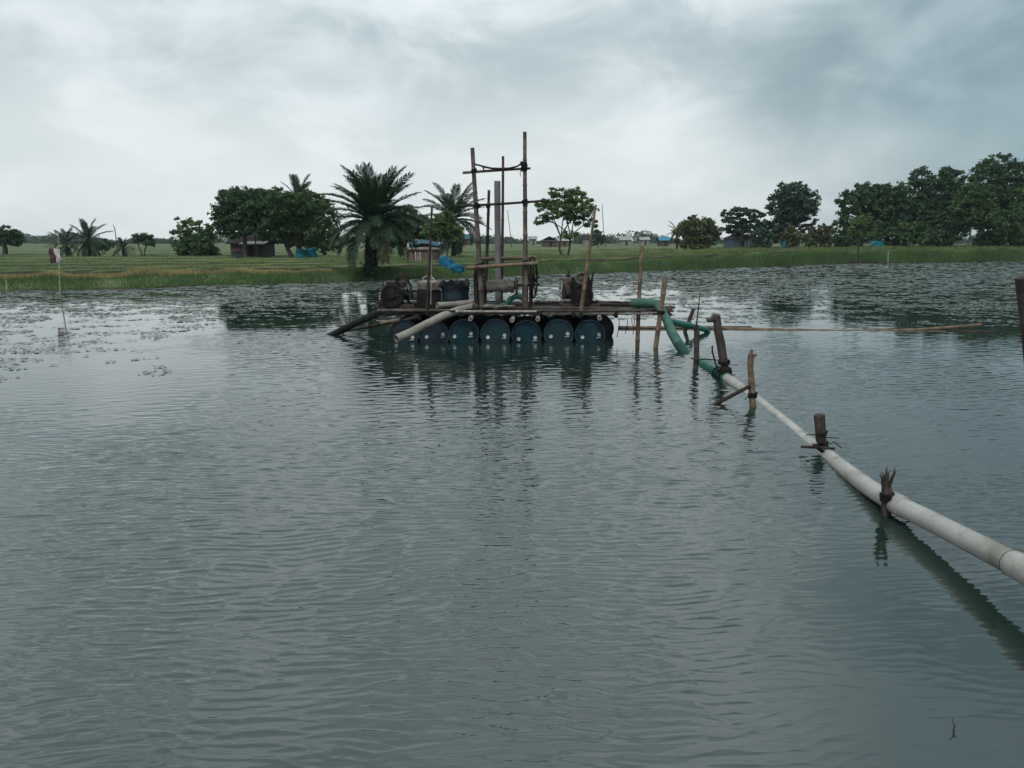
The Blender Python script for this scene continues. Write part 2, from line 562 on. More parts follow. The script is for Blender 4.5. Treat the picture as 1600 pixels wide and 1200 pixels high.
def hgt(xi, v):
    xi, v = np.asarray(xi, float), np.asarray(v, float)
    t = sst(xi, -9, 32)
    top = 0.44 + 0.42 * t + 0.05 * np.sin(xi * 0.8) + 0.04 * np.sin(xi * 2.1 + 2)
    fl = 0.20 + 0.52 * t
    z = np.where(v < 0, np.maximum(-0.8, v * 0.35), top * sst(v, -0.4, 1.7) - top * sst(0, -0.4, 1.7) * np.clip(1 - v, 0, 1))
    z = z - (top - fl) * sst(v, 2.4, 3.6)
    for k, b in enumerate(BUNDS):
        bb = b + 0.8 * np.sin(xi * 0.13 + k * 1.7) + 0.25 * np.sin(xi * 0.6 + k)
        z = z + (0.40 - 0.012 * k) * np.exp(-((v - bb) / (0.55 + 0.022 * b)) ** 6)
    far = sst(v, 60, 160)
    return z * (1 - far) + 0.5 * far


def ground(X, Y):
    v = 0.0
    for _ in range(40):
        v = 0.5 * v + 0.5 * (Y - float(y_edge(X / (1 + max(v, 0) / FAN))))
    xi = X / (1 + max(v, 0) / FAN)
    return float(hgt(xi, v)), v, xi


def GR(x, dist):
    """photo column x, distance -> point on the ground"""
    X = (x - 800) / F * dist * 1.0
    d = ray(x, 380)
    X = d.x / d.y * dist
    return Vector((X, dist, ground(X, dist)[0]))


xi_ = np.concatenate([np.linspace(-130, -26, 30), np.linspace(-25, 60, 190), np.linspace(62, 170, 30)])
v_ = np.concatenate([np.array([-3, -2, -1.2, -0.6, -0.2]), np.arange(0, 58, 0.22), 58 * 1.09 ** np.arange(0, 50)])
XI, VV = np.meshgrid(xi_, v_)
ZZ = hgt(XI, VV) + 0.02 * np.sin(XI * 3.1 + VV * 2.2) * (VV > 0)
TX, TY = XI * (1 + np.maximum(VV, 0) / FAN), y_edge(XI) + VV
mb = MB()
mb.v = [Vector(p) for p in zip(TX.ravel(), TY.ravel(), ZZ.ravel())]
nc = len(xi_)
for j in range(len(v_) - 1):
    for i in range(nc - 1):
        a = j * nc + i
        mb.f.append((a, a + 1, a + 1 + nc, a + nc))
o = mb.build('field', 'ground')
o['kind'] = 'structure'

# pond surface: a fan of fine cells carrying wind ripples, flat sheets round it
def value_noise(x, y, s, seed):
    r = np.random.default_rng(seed).random((128, 128))
    fx, fy = x * s, y * s
    ix, iy = np.floor(fx).astype(int), np.floor(fy).astype(int)
    tx, ty = fx - ix, fy - iy
    tx, ty = tx * tx * (3 - 2 * tx), ty * ty * (3 - 2 * ty)
    g = lambda a, b: r[a % 128, b % 128]
    return (g(ix, iy) * (1 - tx) + g(ix + 1, iy) * tx) * (1 - ty) + (g(ix, iy + 1) * (1 - tx) + g(ix + 1, iy + 1) * tx) * ty


def ripples(X, Y):
    rg = np.random.default_rng(12)
    Z = np.zeros_like(X)
    wx = X + 0.10 * (value_noise(X + 60, Y + 60, 0.8, 31) - .5) + 0.05 * (value_noise(X + 60, Y + 60, 2.1, 32) - .5)
    wy = Y + 0.16 * (value_noise(X + 60, Y + 60, 0.9, 33) - .5) + 0.06 * (value_noise(X + 60, Y + 60, 2.3, 34) - .5)
    dyr = np.minimum(0.026, 0.0030 + 0.0013 * Y)
    for i in range(58):
        if i < 40:           # short wind ripples with long crests
            lam = 0.042 * (3.0 ** rg.random())
            th = math.pi / 2 + rg.normal(0.05, 0.20)
            slope, env = 0.050, sst(lam / dyr, 2.4, 4.2)
        else:                # longer, more confused chop that takes over with distance
            lam = 0.15 * (2.3 ** rg.random())
            th = math.pi / 2 + rg.normal(0.15, 0.42)
            slope, env = 0.066, 0.15 + 0.85 * sst(Y, 3.5, 8.5)
        k = 2 * math.pi / lam
        ph = k * (wx * math.cos(th) + wy * math.sin(th)) + rg.uniform(0, 6.28)
        grp = 0.30 + 1.4 * value_noise(X * 0.8 + 60 + 9 * (i % 5), Y * 1.2 + 60, 0.9 + 0.3 * (i % 4), 40 + i % 7)
        Z += env * slope / k * grp * (np.cos(ph) + 0.32 * np.cos(2 * ph) + 0.10 * np.cos(3 * ph))
    # thin peaked crests joining into a net, flat troughs between
    for j in range(2):
        n_ = np.zeros_like(X)
        for i in range(14):
            lam = 0.115 * (1.75 ** rg.random())
            th = math.pi / 2 + (0.10 if j else -0.06) + rg.normal(0, 0.16)
            k = 2 * math.pi / lam
            n_ += np.cos(k * (wx * math.cos(th) + wy * math.sin(th)) + rg.uniform(0, 6.28))
        n_ /= n_.std()
        grp = sst(value_noise(X * 0.7 + 60 + 5 * j, Y + 60, 0.7, 71 + j), 0.25, 0.75)
        Z += (0.0155 * (1 - sst(Y, 6.0, 11.0)) * grp * (0.75 + 0.08 * Y)) / (1 + (n_ / 0.55) ** 2)
    return Z


def ripple_strength(X, Y):
    a = 0.38 + 0.95 * sst(value_noise(X + 60, Y + 60, 0.28, 51), 0.25, 0.7)
    a = a * (0.75 + 0.5 * value_noise(X + 60, Y + 60, 0.9, 52))
    lee = sst(X - (Y - 2.4) * 0.55, -0.2, 1.1) * sst(-Y, -7.5, -3.6)       # still corner in the lee of the near bank
    a = a * (1 - 0.86 * lee)
    lee2 = sst(X - Y * 0.30, 0.1, 1.8)                                     # weaker beyond the pipe
    a = a * (1 - 0.58 * lee2)
    near = sst(Y, 2.2, 4.4) * 0.25 + 0.75
    a = a * (1 - 0.6 * sst(-X - 0.25 * Y, 1.2, 2.6) * sst(Y, 6.0, 9.0))                     # calmer towards the left shore
    raft_lee = sst(Y, 12.4, 13.8) * sst(3.2 - np.abs(X), 0, 0.8)
    a = a * (1 - 0.75 * raft_lee)
    return a * near * (1 - 0.68 * sst(Y, 5, 11.5)) * (1 - sst(Y, 13.5, 17.6))


WN, WF, WS = 1.7, 18.0, 0.86
rows = [WN]
while rows[-1] < WF:
    rows.append(rows[-1] + min(0.026, 0.0030 + 0.0013 * rows[-1]))
rows[-1] = WF
cols = np.linspace(-WS, WS, 470)
RY, CU = np.meshgrid(np.array(rows), cols, indexing='ij')
RX = RY * CU
side = sst(WS - np.abs(CU), 0.0, 0.05) * sst(RY, WN, WN + .3)
RZ = ripples(RX, RY) * ripple_strength(RX, RY) * side
nr, ncol = RX.shape
V = np.stack([RX, RY, RZ], -1).reshape(-1, 3)
extra = np.array([(-130, -40, 0), (160, -40, 0), (160, 135, 0), (-130, 135, 0)], float)
me = bpy.data.meshes.new('pond_water')
nv = len(V)
ii = (np.arange(nr - 1)[:, None] * ncol + np.arange(ncol - 1)[None]).reshape(-1)
quads = np.stack([ii, ii + 1, ii + 1 + ncol, ii + ncol], 1)
A0, A1, B0, B1 = 0, ncol - 1, (nr - 1) * ncol, nr * ncol - 1
E0, E1, E2, E3 = nv, nv + 1, nv + 2, nv + 3
outer = np.array([(E0, E1, A1, A0), (E1, E2, B1, A1), (E2, E3, B0, B1), (E3, E0, A0, B0)])
faces = np.concatenate([quads, outer])
me.vertices.add(nv + 4)
me.vertices.foreach_set('co', np.concatenate([V, extra]).astype(np.float32).reshape(-1))
me.loops.add(faces.size)
me.loops.foreach_set('vertex_index', faces.astype(np.int32).reshape(-1))
me.polygons.add(len(faces))
me.polygons.foreach_set('loop_start', np.arange(0, faces.size, 4, dtype=np.int32))
me.polygons.foreach_set('loop_total', np.full(len(faces), 4, dtype=np.int32))
me.update(calc_edges=True)
me.polygons.foreach_set('use_smooth', np.ones(len(faces), dtype=bool))
print('water cells', nr, ncol, 'rms slope', float(np.sqrt(np.mean(np.gradient(RZ, axis=0)[:-1] ** 2 / np.diff(RY, axis=0) ** 2))))
o = link_mesh('pond_water', me, 'water', None, Vector((0, 0, 0)), smooth=False)
o['kind'] = 'structure'

# bank on which the photographer stands
mb = MB()
nx, ny = 60, 26
for j in range(ny):
    for i in range(nx):
        x = -12 + 24 * i / (nx - 1)
        edge = 1.25 + 0.25 * math.sin(x * 1.3) + 0.12 * math.sin(x * 3.7) + 1.15 * float(sst(x, 1.35, 2.4)) + 0.6 * float(sst(x, 3, 7))
        s_ = j / (ny - 1)
        y = edge + 0.5 - s_ * 8
        dep = edge - y
        z = -0.18 + 0.46 * float(sst(dep, -0.5, 1.2)) + 0.03 * mnoise.noise((x * 2.5, y * 2.5, 0)) + 0.02 * mnoise.noise((x * 8, y * 8, 3))
        mb.v.append(Vector((x, y, z)))
for j in range(ny - 1):
    for i in range(nx - 1):
        a = j * nx + i
        mb.f.append((a, a + nx, a + nx + 1, a + 1))
o = mb.build('near_bank', 'mud')
o['kind'] = 'structure'

# flooded paddies showing as pale strips between the bunds
for (x0, x1, va, vb) in ((195, 300, 20.5, 25.0), (308, 345, 13.5, 17.0)):
    mb = MB()
    row = []
    for i in range(13):
        x = x0 + (x1 - x0) * i / 12
        for vv in (va, vb):
            d = ray(x, 380)
            X = d.x / d.y * (float(y_edge(d.x / d.y * 32)) + vv)
            xi = X / (1 + vv / FAN)
            row.append(Vector((X, float(y_edge(xi)) + vv + 0.3 * math.sin(i * 1.3 + vv), float(hgt(xi, vv)) + 0.10)))
    zt = max(p.z for p in row)
    for p in row:
        p.z = zt
    mb.v = row
    mb.f = [(2 * i, 2 * i + 2, 2 * i + 3, 2 * i + 1) for i in range(12)]
    o = mb.build('paddy_water', 'water', smooth=False)
    o['kind'] = 'structure'


# grass of the banks and bunds
def blades(n, xr, vr, hr, wd, matname, name, lean=0.35, bias=None, clump=True):
    xi = RNG.uniform(xr[0], xr[1], n)
    v = RNG.uniform(vr[0], vr[1], n) if bias is None else bias(n, xi)
    hgts = RNG.uniform(hr[0], hr[1], n)
    if clump:
        cl = np.sin(xi * 1.7 + v * 0.9) + np.sin(xi * 4.1 + 1.3) + np.sin(v * 2.3 - xi * 0.6)
        hgts = hgts * (1 + 0.18 * cl)
    X = xi * (1 + np.maximum(v, 0) / FAN)
    Y = y_edge(xi) + v
    Z = hgt(xi, v) - 0.03
    hgts = hgts * (1 + 1.0 * sst(xi, 2, 36))
    wds = RNG.uniform(0.6, 1.4, n) * wd * (1 + np.maximum(Y - 30, 0) / 60)
    a = RNG.uniform(0, 2 * math.pi, n)
    la, ll = RNG.uniform(0, 2 * math.pi, n), np.abs(RNG.normal(0, lean, n)) * hgts
    V = np.zeros((n, 3, 3))
    V[:, 0] = np.stack([X - np.cos(a) * wds, Y - np.sin(a) * wds * 0.4, Z], 1)
    V[:, 1] = np.stack([X + np.cos(a) * wds, Y + np.sin(a) * wds * 0.4, Z], 1)
    V[:, 2] = np.stack([X + np.cos(la) * ll, Y + np.sin(la) * ll, Z + hgts], 1)
    return quads_mesh(name, V, 3, matname, kind='stuff')


def on_bunds(n, xi):
    k = RNG.integers(0, 6, n)
    b = np.array(BUNDS)[k]
    return b + 0.8 * np.sin(xi * 0.13 + k * 1.7) + 0.25 * np.sin(xi * 0.6 + k) + RNG.uniform(-0.35, 0.5, n)


o = blades(70000, (-22, 62), (0.0, 1.5), (0.08, 0.26), 0.016, 'grass_wet', 'bank_grass')
tag(o, 'dark wet grass along the water edge of the far bank', 'grass')
o = blades(80000, (-24, 64), (1.0, 4.2), (0.05, 0.15), 0.018, 'grass_green', 'bank_grass')
tag(o, 'green grass covering the top of the far bank', 'grass')
o = blades(30000, (-23, -8.5), (1.25, 2.5), (0.10, 0.24), 0.018, 'grass_dry', 'dry_grass')
tag(o, 'dry yellowish grass on the crest of the bank at the left', 'grass')
o = blades(90000, (-27, 62), (0, 1), (0.05, 0.16), 0.025, 'grass_pale', 'bund_grass', bias=on_bunds)
tag(o, 'grass growing on the low bunds between the paddies', 'grass')
o = blades(60000, (-28, 62), (4, 75), (0.03, 0.09), 0.035, 'grass_green', 'field_grass')
tag(o, 'short grass spread over the flat fields behind the bank', 'grass')


# floating weed in the far half of the pond
WB = [G(x, y) for x, y in ((-200, 640), (0, 600), (120, 560), (330, 507), (420, 500), (800, 494), (1100, 494), (1250, 498), (1500, 502),
                           (1700, 498))]
WBX, WBY = np.array([p.x for p in WB]), np.array([p.y for p in WB])
NW = 1100000
X = RNG.uniform(-32, 66, NW)
Y = RNG.uniform(8, 76, NW)
ed, nb_ = y_edge(X), np.interp(X, WBX, WBY)
inside = (Y < ed - 0.25) & (np.abs(X) < Y * 0.95 + 2)
soft = np.clip((Y - nb_) / 2.5, -1, 1)
dn = (0.20 * value_noise(X + 50, Y + 50, 0.22, 1) + 0.40 * value_noise(X * 0.7 + 50, Y + 50, 2.2, 2) + 0.40 * value_noise(X * 0.8 + 50, Y + 50, 5.1, 3))
left = sst(-X, 0, 12)
keep = inside & (Y > nb_ - 1.5) & (dn > 0.548 + 0.012 * left - 0.075 * soft)
# fringe of strays to the left foreground
keep |= (X < -4.5) & (Y > 10.0) & (Y < nb_ + 1) & inside & (dn > 0.70)
X, Y = X[keep], Y[keep]
n = len(X)
L = RNG.uniform(0.018, 0.05, n) * (1 + np.clip(Y - 14, 0, 60) / 12)
Wd = L * RNG.uniform(0.4, 0.8, n)
a = RNG.normal(0, 0.7, n)
tz = RNG.normal(0, 0.05, n)
V = np.zeros((n, 5, 3))
for k in range(5):
    b = 2 * math.pi * k / 5
    ex, ey = math.cos(b) * L, math.sin(b) * Wd
    V[:, k, 0] = X + ex * np.cos(a) - ey * np.sin(a)
    V[:, k, 1] = Y + ex * np.sin(a) + ey * np.cos(a)
    V[:, k, 2] = np.maximum(0.008 + RNG.uniform(0, 0.006, n) + 0.5 * np.abs(tz) * L + ey * tz, 0.004)
print('weed leaves', n)
o = quads_mesh('floating_weed', V, 5, 'weed', kind='stuff')
tag(o, 'mat of small floating water weed covering the far half of the pond', 'water weed')


# ------------------------------------------------------------------ trees
def leaf_quads(C, size, rng, flat=0.0, droop=0.0):
    n = len(C)
    d1 = rng.normal(size=(n, 3))
    d1[:, 2] = d1[:, 2] * (1 - flat) - droop
    d1 /= np.linalg.norm(d1, axis=1, keepdims=True) + 1e-9
    d2 = rng.normal(size=(n, 3))
    d2[:, 2] *= (1 - flat)
    d2 -= d1 * np.sum(d1 * d2, 1, keepdims=True)
    d2 /= np.linalg.norm(d2, axis=1, keepdims=True) + 1e-9
    s = (size * rng.uniform(0.6, 1.4, n))[:, None]
    V = np.zeros((n, 4, 3))
    V[:, 0] = C - d1 * s
    V[:, 1] = C + d2 * s * 0.45
    V[:, 2] = C + d1 * s
    V[:, 3] = C - d2 * s * 0.45
    return V


def tree(name, x, dist, top_y, half_w, label, lobes, leafmat='leaf_mid', leaf=0.20, clumps=150, per=34, group=None, bark='bark', lean=0.0,
         stems=1, trunk_r=0.14, cat='tree', flat=0.2, droop=0.0, spread=0.5, seed=0, stem_spread=0.6, sink=0.05):
    """lobes: (dx, h, rx, rh) in fractions: dx and rx of the half width, h and rh of the height"""
    rng = np.random.default_rng(seed + int(x) * 13 + 5)
    rr = random.Random(seed + int(x))
    base = GR(x, dist)
    hgt_m = P(x, top_y, dist).z - base.z
    hw = half_w / F * dist
    root = thing(name, base, label, cat, group)
    tot = sum(l[2] * l[2] * l[3] for l in lobes)
    tips, pts = [], []
    for (ldx, lh, lrx, lrh) in lobes:
        c = np.array([base.x + ldx * hw, base.y + rr.uniform(-0.25, 0.25) * hw, base.z + lh * hgt_m])
        r = np.array([lrx * hw, lrx * hw * 0.9, lrh * hgt_m])
        tips.append((Vector(c), r))
        k = max(5, int(clumps * lrx * lrx * lrh / tot))
        d = rng.normal(size=(k, 3))
        d /= np.linalg.norm(d, axis=1, keepdims=True)
        rad = rng.uniform(0.30, 1.0, k) ** 0.55
        cc = c + d * rad[:, None] * r * rng.uniform(0.8, 1.12, (k, 1))
        for q in cc:
            m = int(per * rng.uniform(0.5, 1.5))
            g = rng.normal(size=(m, 3)) * np.array([1, 1, 0.6]) * spread * (0.16 * min(r[0], r[2]) + 0.13)
            pts.append(q + g)
    C = np.concatenate(pts)
    C = C[C[:, 2] > base.z + 0.02]
    mb = MB()
    for s_ in range(stems):
        off = (s_ - (stems - 1) / 2) * trunk_r * 2.4
        b0 = base + Vector((off, rr.uniform(-0.1, 0.1) * s_, -sink))
        lo = min(t[0].z - t[1][2] * 0.5 for t in tips)
        fork = base + Vector((off * (1 + 2 * stem_spread) + lean * hgt_m * 0.35, 0, max(0.18 * hgt_m, min(lo - base.z, 0.45 * hgt_m))))
        mid = b0.lerp(fork, 0.5) + Vector((rr.uniform(-1, 1) * 0.05 * hgt_m, 0, 0))
        mb.tube([b0, mid, fork], [trunk_r * 1.25, trunk_r, trunk_r * 0.82], 8)
        mine = [t for i, t in enumerate(tips) if i % stems == s_] or tips[:1]
        for (c, r) in mine:
            e = c + Vector((0, 0, r[2] * 0.3))
            m1 = fork.lerp(e, 0.5) + Vector((rr.uniform(-.12, .12) * hw, rr.uniform(-.12, .12) * hw, 0.06 * hgt_m))
            mb.tube([fork, fork.lerp(m1, .5) + Vector((0, 0, .02 * hgt_m)), m1, e], [trunk_r * 0.7, trunk_r * .55, trunk_r * 0.4, trunk_r * 0.12], 6, caps=False)
            for q in range(4):
                e2 = c + Vector((rr.uniform(-.8, .8) * r[0], rr.uniform(-.8, .8) * r[1], rr.uniform(-.5, .8) * r[2]))
                mb.tube([m1, m1.lerp(e2, .55) + Vector((0, 0, .02 * hgt_m)), e2], [trunk_r * 0.3, trunk_r * 0.2, trunk_r * 0.06], 5, caps=False)
    mb.build('trunk', bark, root)
    quads_mesh('crown', leaf_quads(C, leaf, rng, flat, droop), 4, leafmat, root)
    return root


FROND_CACHE = {}


def frond_mesh(kind, dry=False):
    key = (kind, dry)
    if key in FROND_CACHE:
        return FROND_CACHE[key]
    r = random.Random(kind + (50 if dry else 0))
    droop = (0.55, 0.95, 1.25, 1.5)[kind % 4]
    mb = MB()
    N = 24
    pts = []
    p, ang = Vector((0, 0, 0)), 0.0
    for i in range(N + 1):
        pts.append(p.copy())
        ang = -droop * (i / N) ** 1.35
        p = p + Vector((math.cos(ang), 0, math.sin(ang))) / N
    mb.tube(pts[::3], [0.018 * (1 - 0.85 * i / 8) for i in range(9)], 4)
    for i in range(3, N + 1):
        t = i / N
        ll = 0.235 * math.sin(math.pi * min(1, 0.20 + 0.74 * t)) ** 0.6 + 0.035
        tg = (pts[i] - pts[i - 1]).normalized()
        for sd in (-1, 1):
            for rep in range(2):
                l = ll * r.uniform(0.85, 1.1)
                d = (tg * r.uniform(0.75, 1.0) + Vector((0, sd * r.uniform(0.75, 0.9), r.uniform(0.05, 0.35)))).normalized()
                b = pts[i] + (pts[i - 1] - pts[i]) * 0.5 * rep
                m_ = b + d * l * 0.55
                e = b + d * l + Vector((0, 0, -l * r.uniform(0.10, 0.35)))
                wv = tg * 0.014
                k = len(mb.v)
                mb.v += [b - wv * .5, b + wv * .5, m_ + wv, m_ - wv, e]
                mb.f += [(k, k + 1, k + 2, k + 3), (k + 3, k + 2, k + 4)]
    me = bpy.data.meshes.new('frond')
    me.from_pydata([tuple(v) for v in mb.v], [], mb.f)
    me.materials.append(M['frond_dry' if dry else 'frond'])
    me.update()
    FROND_CACHE[key] = me
    return me


def palm(x, dist, crown_y, frond_px, n, label, group=None, trunk_r=0.2, seed=0, emin=-45, emax=82, dry=0, fern=False, base=None):
    r = random.Random(seed + int(x) * 3)
    base = base or GR(x, dist)
    top = P(x, crown_y, dist)
    L = frond_px / F * dist
    root = thing('palm_tree', base, label, 'palm', group)
    mb = MB()
    hh = top.z - base.z
    pts, rad = [], []
    k = max(5, int(hh / 0.16))
    lean = r.uniform(-.05, .05)
    for i in range(k + 1):
        t = i / k
        pts.append(Vector((base.x + lean * math.sin(t * 3), base.y, base.z - 0.05 + (hh + 0.05) * t)))
        rad.append(trunk_r * (1.15 - 0.2 * t) * (1.0 + (0.12 if i % 2 else -0.06)))
    mb.tube(pts, rad, 10)
    for i in range(int(70 * min(1.0, hh / 2))):      # stubs of cut leaf bases
        t = r.uniform(0.15, 1)
        a = r.uniform(0, 6.28)
        c = Vector((base.x, base.y, base.z + hh * t))
        d = Vector((math.cos(a), math.sin(a), 0.9)).normalized()
        q = c + Vector((math.cos(a), math.sin(a), 0)) * trunk_r * 0.85
        mb.tube([q, q + d * trunk_r * r.uniform(0.5, 1.1)], [trunk_r * 0.24, trunk_r * 0.12], 4)
    mb.build('trunk', 'palm_bark', root)
    for i in range(n):
        t = (i + 0.5) / n
        el = math.radians(emax + (emin - emax) * t ** 0.9 + r.uniform(-8, 8))
        azm = i * 2.39996 + r.uniform(-.2, .2)
        kind = 0 if t < .35 else r.choice((0, 1, 1)) if t < .7 else r.choice((1, 2, 2))
        isdry = i >= n - dry
        ob = bpy.data.objects.new('frond', frond_mesh(kind, isdry))
        COL.objects.link(ob)
        ORG[ob.name] = base
        ob.parent = root
        ob.location = (top - base) + Vector((math.cos(azm) * trunk_r * 0.5, math.sin(azm) * trunk_r * 0.5, -0.10 * t * L))
        ob.rotation_euler = (r.uniform(-.2, .2), -el, azm)
        s = L * r.uniform(0.88, 1.1)
        ob.scale = (s, s * r.uniform(.85, 1.05), s)
    if fern:
        rng = np.random.default_rng(3)
        C = rng.normal(size=(900, 3)) * np.array([0.17, 0.17, 0.22]) + np.array([base.x - .06, base.y, base.z + 0.30])
        C2 = rng.normal(size=(400, 3)) * np.array([0.16, 0.16, 0.4]) + np.array([base.x, base.y, base.z + 0.9])
        quads_mesh('climbing_fern', leaf_quads(np.concatenate([C, C2]), 0.09, rng), 4, 'leaf_dark', root)
    return root


ROUND = [(0, .62, .8, .34), (-.45, .55, .5, .27), (.45, .55, .5, .27), (0, .85, .45, .15), (-.25, .78, .4, .18), (.3, .76, .4, .18)]
WIDE = [(-.62, .55, .40, .30), (-.3, .72, .42, .26), (.05, .76, .42, .24), (.4, .70, .42, .27), (.68, .52, .34, .30), (-.1, .45, .5, .26),
        (.3, .45, .5, .26), (-.78, .40, .24, .2), (.82, .36, .2, .2)]
LG = 'trees behind the left bank'
RG = 'trees in the grove on the right bank'

tree('broadleaf_tree', 6, 78, 353, 36, 'dark round tree cut off by the left edge of the picture', ROUND, 'leaf_dark', .17, 130, 30, LG, trunk_r=.22)
palm(103, 72, 380, 26, 20, 'small palm just right of the ragged stake', LG, .12, 1)
palm(137, 72, 374, 33, 26, 'taller young palm, second from left behind the left bank', LG, .15, 2)
tree('small_tree', 163, 80, 373, 15, 'small dark tree right of the taller young palm', ROUND, 'leaf_blue', .13, 50, 24, LG, trunk_r=.06)
palm(192, 74, 388, 19, 22, 'low stemless palm clump below the dead stick', LG, .12, 4, emin=-25)
tree('small_tree', 222, 78, 361, 22, 'thin tree of two stems with a ragged crown at left', [(-.4, .72, .5, .2), (.4, .68, .5, .22), (0, .85, .35, .14), (.65, .5, .3, .14)],
     'leaf_dark', .13, 70, 24, LG, stems=2, trunk_r=.07, stem_spread=1.6)
tree('bushy_tree', 309, 70, 337, 42, 'bushy green tree left of the thatched hut, crown down to the grass',
     [(0, .36, .78, .32), (-.5, .5, .42, .3), (.5, .45, .42, .3), (-.45, .78, .38, .2), (.2, .70, .45, .2), (.62, .78, .28, .16), (-.1, .2, .8, .2)],
     'leaf_mid', .14, 230, 30, LG, trunk_r=.12, stems=2)
tree('broadleaf_tree', 384, 65.0, 291, 50, 'tall dark tree over the left side of the thatched hut',
     [(-.1, .80, .72, .19), (-.5, .66, .42, .24), (.3, .68, .6, .26), (.5, .86, .4, .12), (-.35, .9, .3, .09), (.65, .55, .4, .22), (-.62, .47, .32, .13), (0, .50, .6, .14), (.25, .42, .45, .08), (-.35, .40, .35, .10)],
     'leaf_dark', .16, 520, 32, LG, trunk_r=.2, flat=.1)
tree('broadleaf_tree', 458, 66, 293, 70, 'broad green tree beside the blue net, crown spreading low',
     [(-.15, .80, .55, .18), (.35, .80, .5, .17), (-.45, .62, .4, .25), (.1, .60, .6, .27), (.62, .60, .4, .3), (.45, .36, .5, .25), (.78, .36, .25, .26), (-.1, .42, .4, .18), (.7, .2, .25, .16), (-.5, .45, .4, .18), (-.2, .72, .8, .2)],
     'leaf_mid', .15, 760, 34, LG, trunk_r=.2, flat=.1, stems=2)
palm(466, 78, 312, 38, 18, 'palm showing only its top above the broad green tree', LG, .2, 7, emin=0)
# the big palm at the water and its neighbours
pb = GR(580, 37.3)
palm(585, 37.6, 340, 80, 66, 'large oil palm with ferny trunk at the edge of the far bank', 'palms', .24, 11, emin=-24, emax=86, dry=3, fern=True, base=GR(580, 37.6))
tree('broadleaf_tree', 640, 60, 318, 42, 'dark tree growing right behind the large oil palm',
     [(-.3, .62, .6, .24), (.3, .60, .55, .24), (0, .78, .5, .18), (-.6, .45, .4, .2), (.62, .48, .36, .16)], 'leaf_dark', .15, 240, 30, LG, trunk_r=.09, stems=2)
palm(708, 66, 338, 56, 34, 'slender-fronded palm behind the brick shack', 'palms', .17, 15, emin=-40)
tree('small_tree', 692, 53, 323, 36, 'light green tree over the brick shack roof',
     [(0, .66, .6, .17), (-.5, .58, .4, .14), (.45, .54, .42, .15), (.1, .82, .4, .12)], 'leaf_light', .12, 170, 30, LG, trunk_r=.05, stems=2, stem_spread=.8)
tree('open_tree', 884, 64, 289, 51, 'open crowned tree with forked thin trunk right of the tower',
     [(-.2, .88, .36, .09), (.25, .86, .4, .11), (-.6, .74, .36, .10), (-.05, .70, .5, .11), (.6, .68, .36, .12), (-.78, .54, .25, .07), (.2, .55, .4, .08),
      (.75, .50, .24, .08), (-.45, .60, .3, .08), (.1, .34, .3, .06)],
     'leaf_light', .15, 230, 26, LG, trunk_r=.085, stems=2, flat=.2, droop=.25, stem_spread=1.5)
# the trees of the right half
palm(1058, 118, 362, 20, 16, 'small far palm left of the rounded bushy tree', RG, .12, 21)
tree('bushy_tree', 1088, 96, 334, 40, 'rounded bushy tree standing alone left of the blue-grey house',
     [(0, .62, .75, .32), (-.5, .45, .42, .28), (.5, .48, .45, .3), (.1, .84, .5, .14), (.7, .3, .28, .2), (-.1, .26, .7, .2)], 'leaf_brown', .2, 240, 30, RG, trunk_r=.14, stems=3)
tree('layered_tree', 1160, 112, 321, 38, 'dark flat layered tree over the blue-grey house',
     [(-.2, .86, .6, .10), (.4, .80, .5, .11), (-.5, .66, .45, .10), (.3, .60, .6, .12), (.8, .5, .35, .2), (-.75, .78, .25, .12), (0, .48, .8, .12)], 'leaf_blue', .20, 320, 28, RG, trunk_r=.2, flat=.5)
tree('tall_tree', 1233, 104, 282, 45, 'tall tree with ragged crown beside the blue-grey house',
     [(0, .80, .55, .18), (-.3, .70, .5, .18), (.4, .70, .5, .2), (-.6, .58, .36, .12), (.1, .52, .6, .2), (.7, .52, .28, .2), (-.35, .92, .25, .08), (.12, .93, .25, .08), (-.3, .3, .6, .2), (.6, .32, .3, .1)],
     'leaf_blue', .20, 560, 30, RG, trunk_r=.22, droop=.35)
tree('bushy_tree', 1284, 98, 349, 30, 'low brownish bush tree between the tall tree and the right grove', ROUND + [(0, .25, .8, .22)], 'leaf_brown', .18, 130, 28, RG, trunk_r=.1)
tree('bushy_tree', 1236, 94, 355, 18, 'small brownish bush at the foot of the tall ragged tree', ROUND + [(0, .25, .8, .22)], 'leaf_brown', .16, 80, 26, RG, trunk_r=.08)
tree('bushy_tree', 1190, 100, 356, 20, 'dark bush hiding the right side of the blue-grey house', ROUND + [(0, .25, .8, .22)], 'leaf_blue', .16, 110, 28, RG, trunk_r=.08)
tree('sapling', 1257, 76, 360, 13, 'thin slanting sapling in the grass before the tall tree', [(-.2, .72, .7, .16), (.3, .6, .6, .12)], 'leaf_brown', .1, 40, 18, RG, trunk_r=.03, lean=-.3)
tree('grove_tree', 1365, 92, 281, 64, 'leftmost big tree of the right grove',
     [(-.1, .84, .5, .14), (.3, .82, .4, .14), (-.5, .66, .45, .2), (.1, .60, .6, .24), (.6, .60, .4, .2), (-.65, .42, .38, .2), (.2, .34, .6, .2), (.75, .38, .3, .2), (-.3, .24, .5, .18)],
     'leaf_dark', .20, 760, 32, RG, trunk_r=.24)
tree('grove_tree', 1454, 94, 254, 58, 'second big tree of the right grove, taller and with a notched top',
     [(-.35, .84, .4, .13), (.35, .83, .45, .13), (-.5, .62, .45, .2), (.2, .62, .6, .22), (.62, .62, .35, .2), (-.2, .40, .7, .22), (.5, .40, .5, .2), (0, .24, .8, .14), (-.75, .5, .2, .15)],
     'leaf_dark', .20, 800, 32, RG, trunk_r=.26, stems=2)
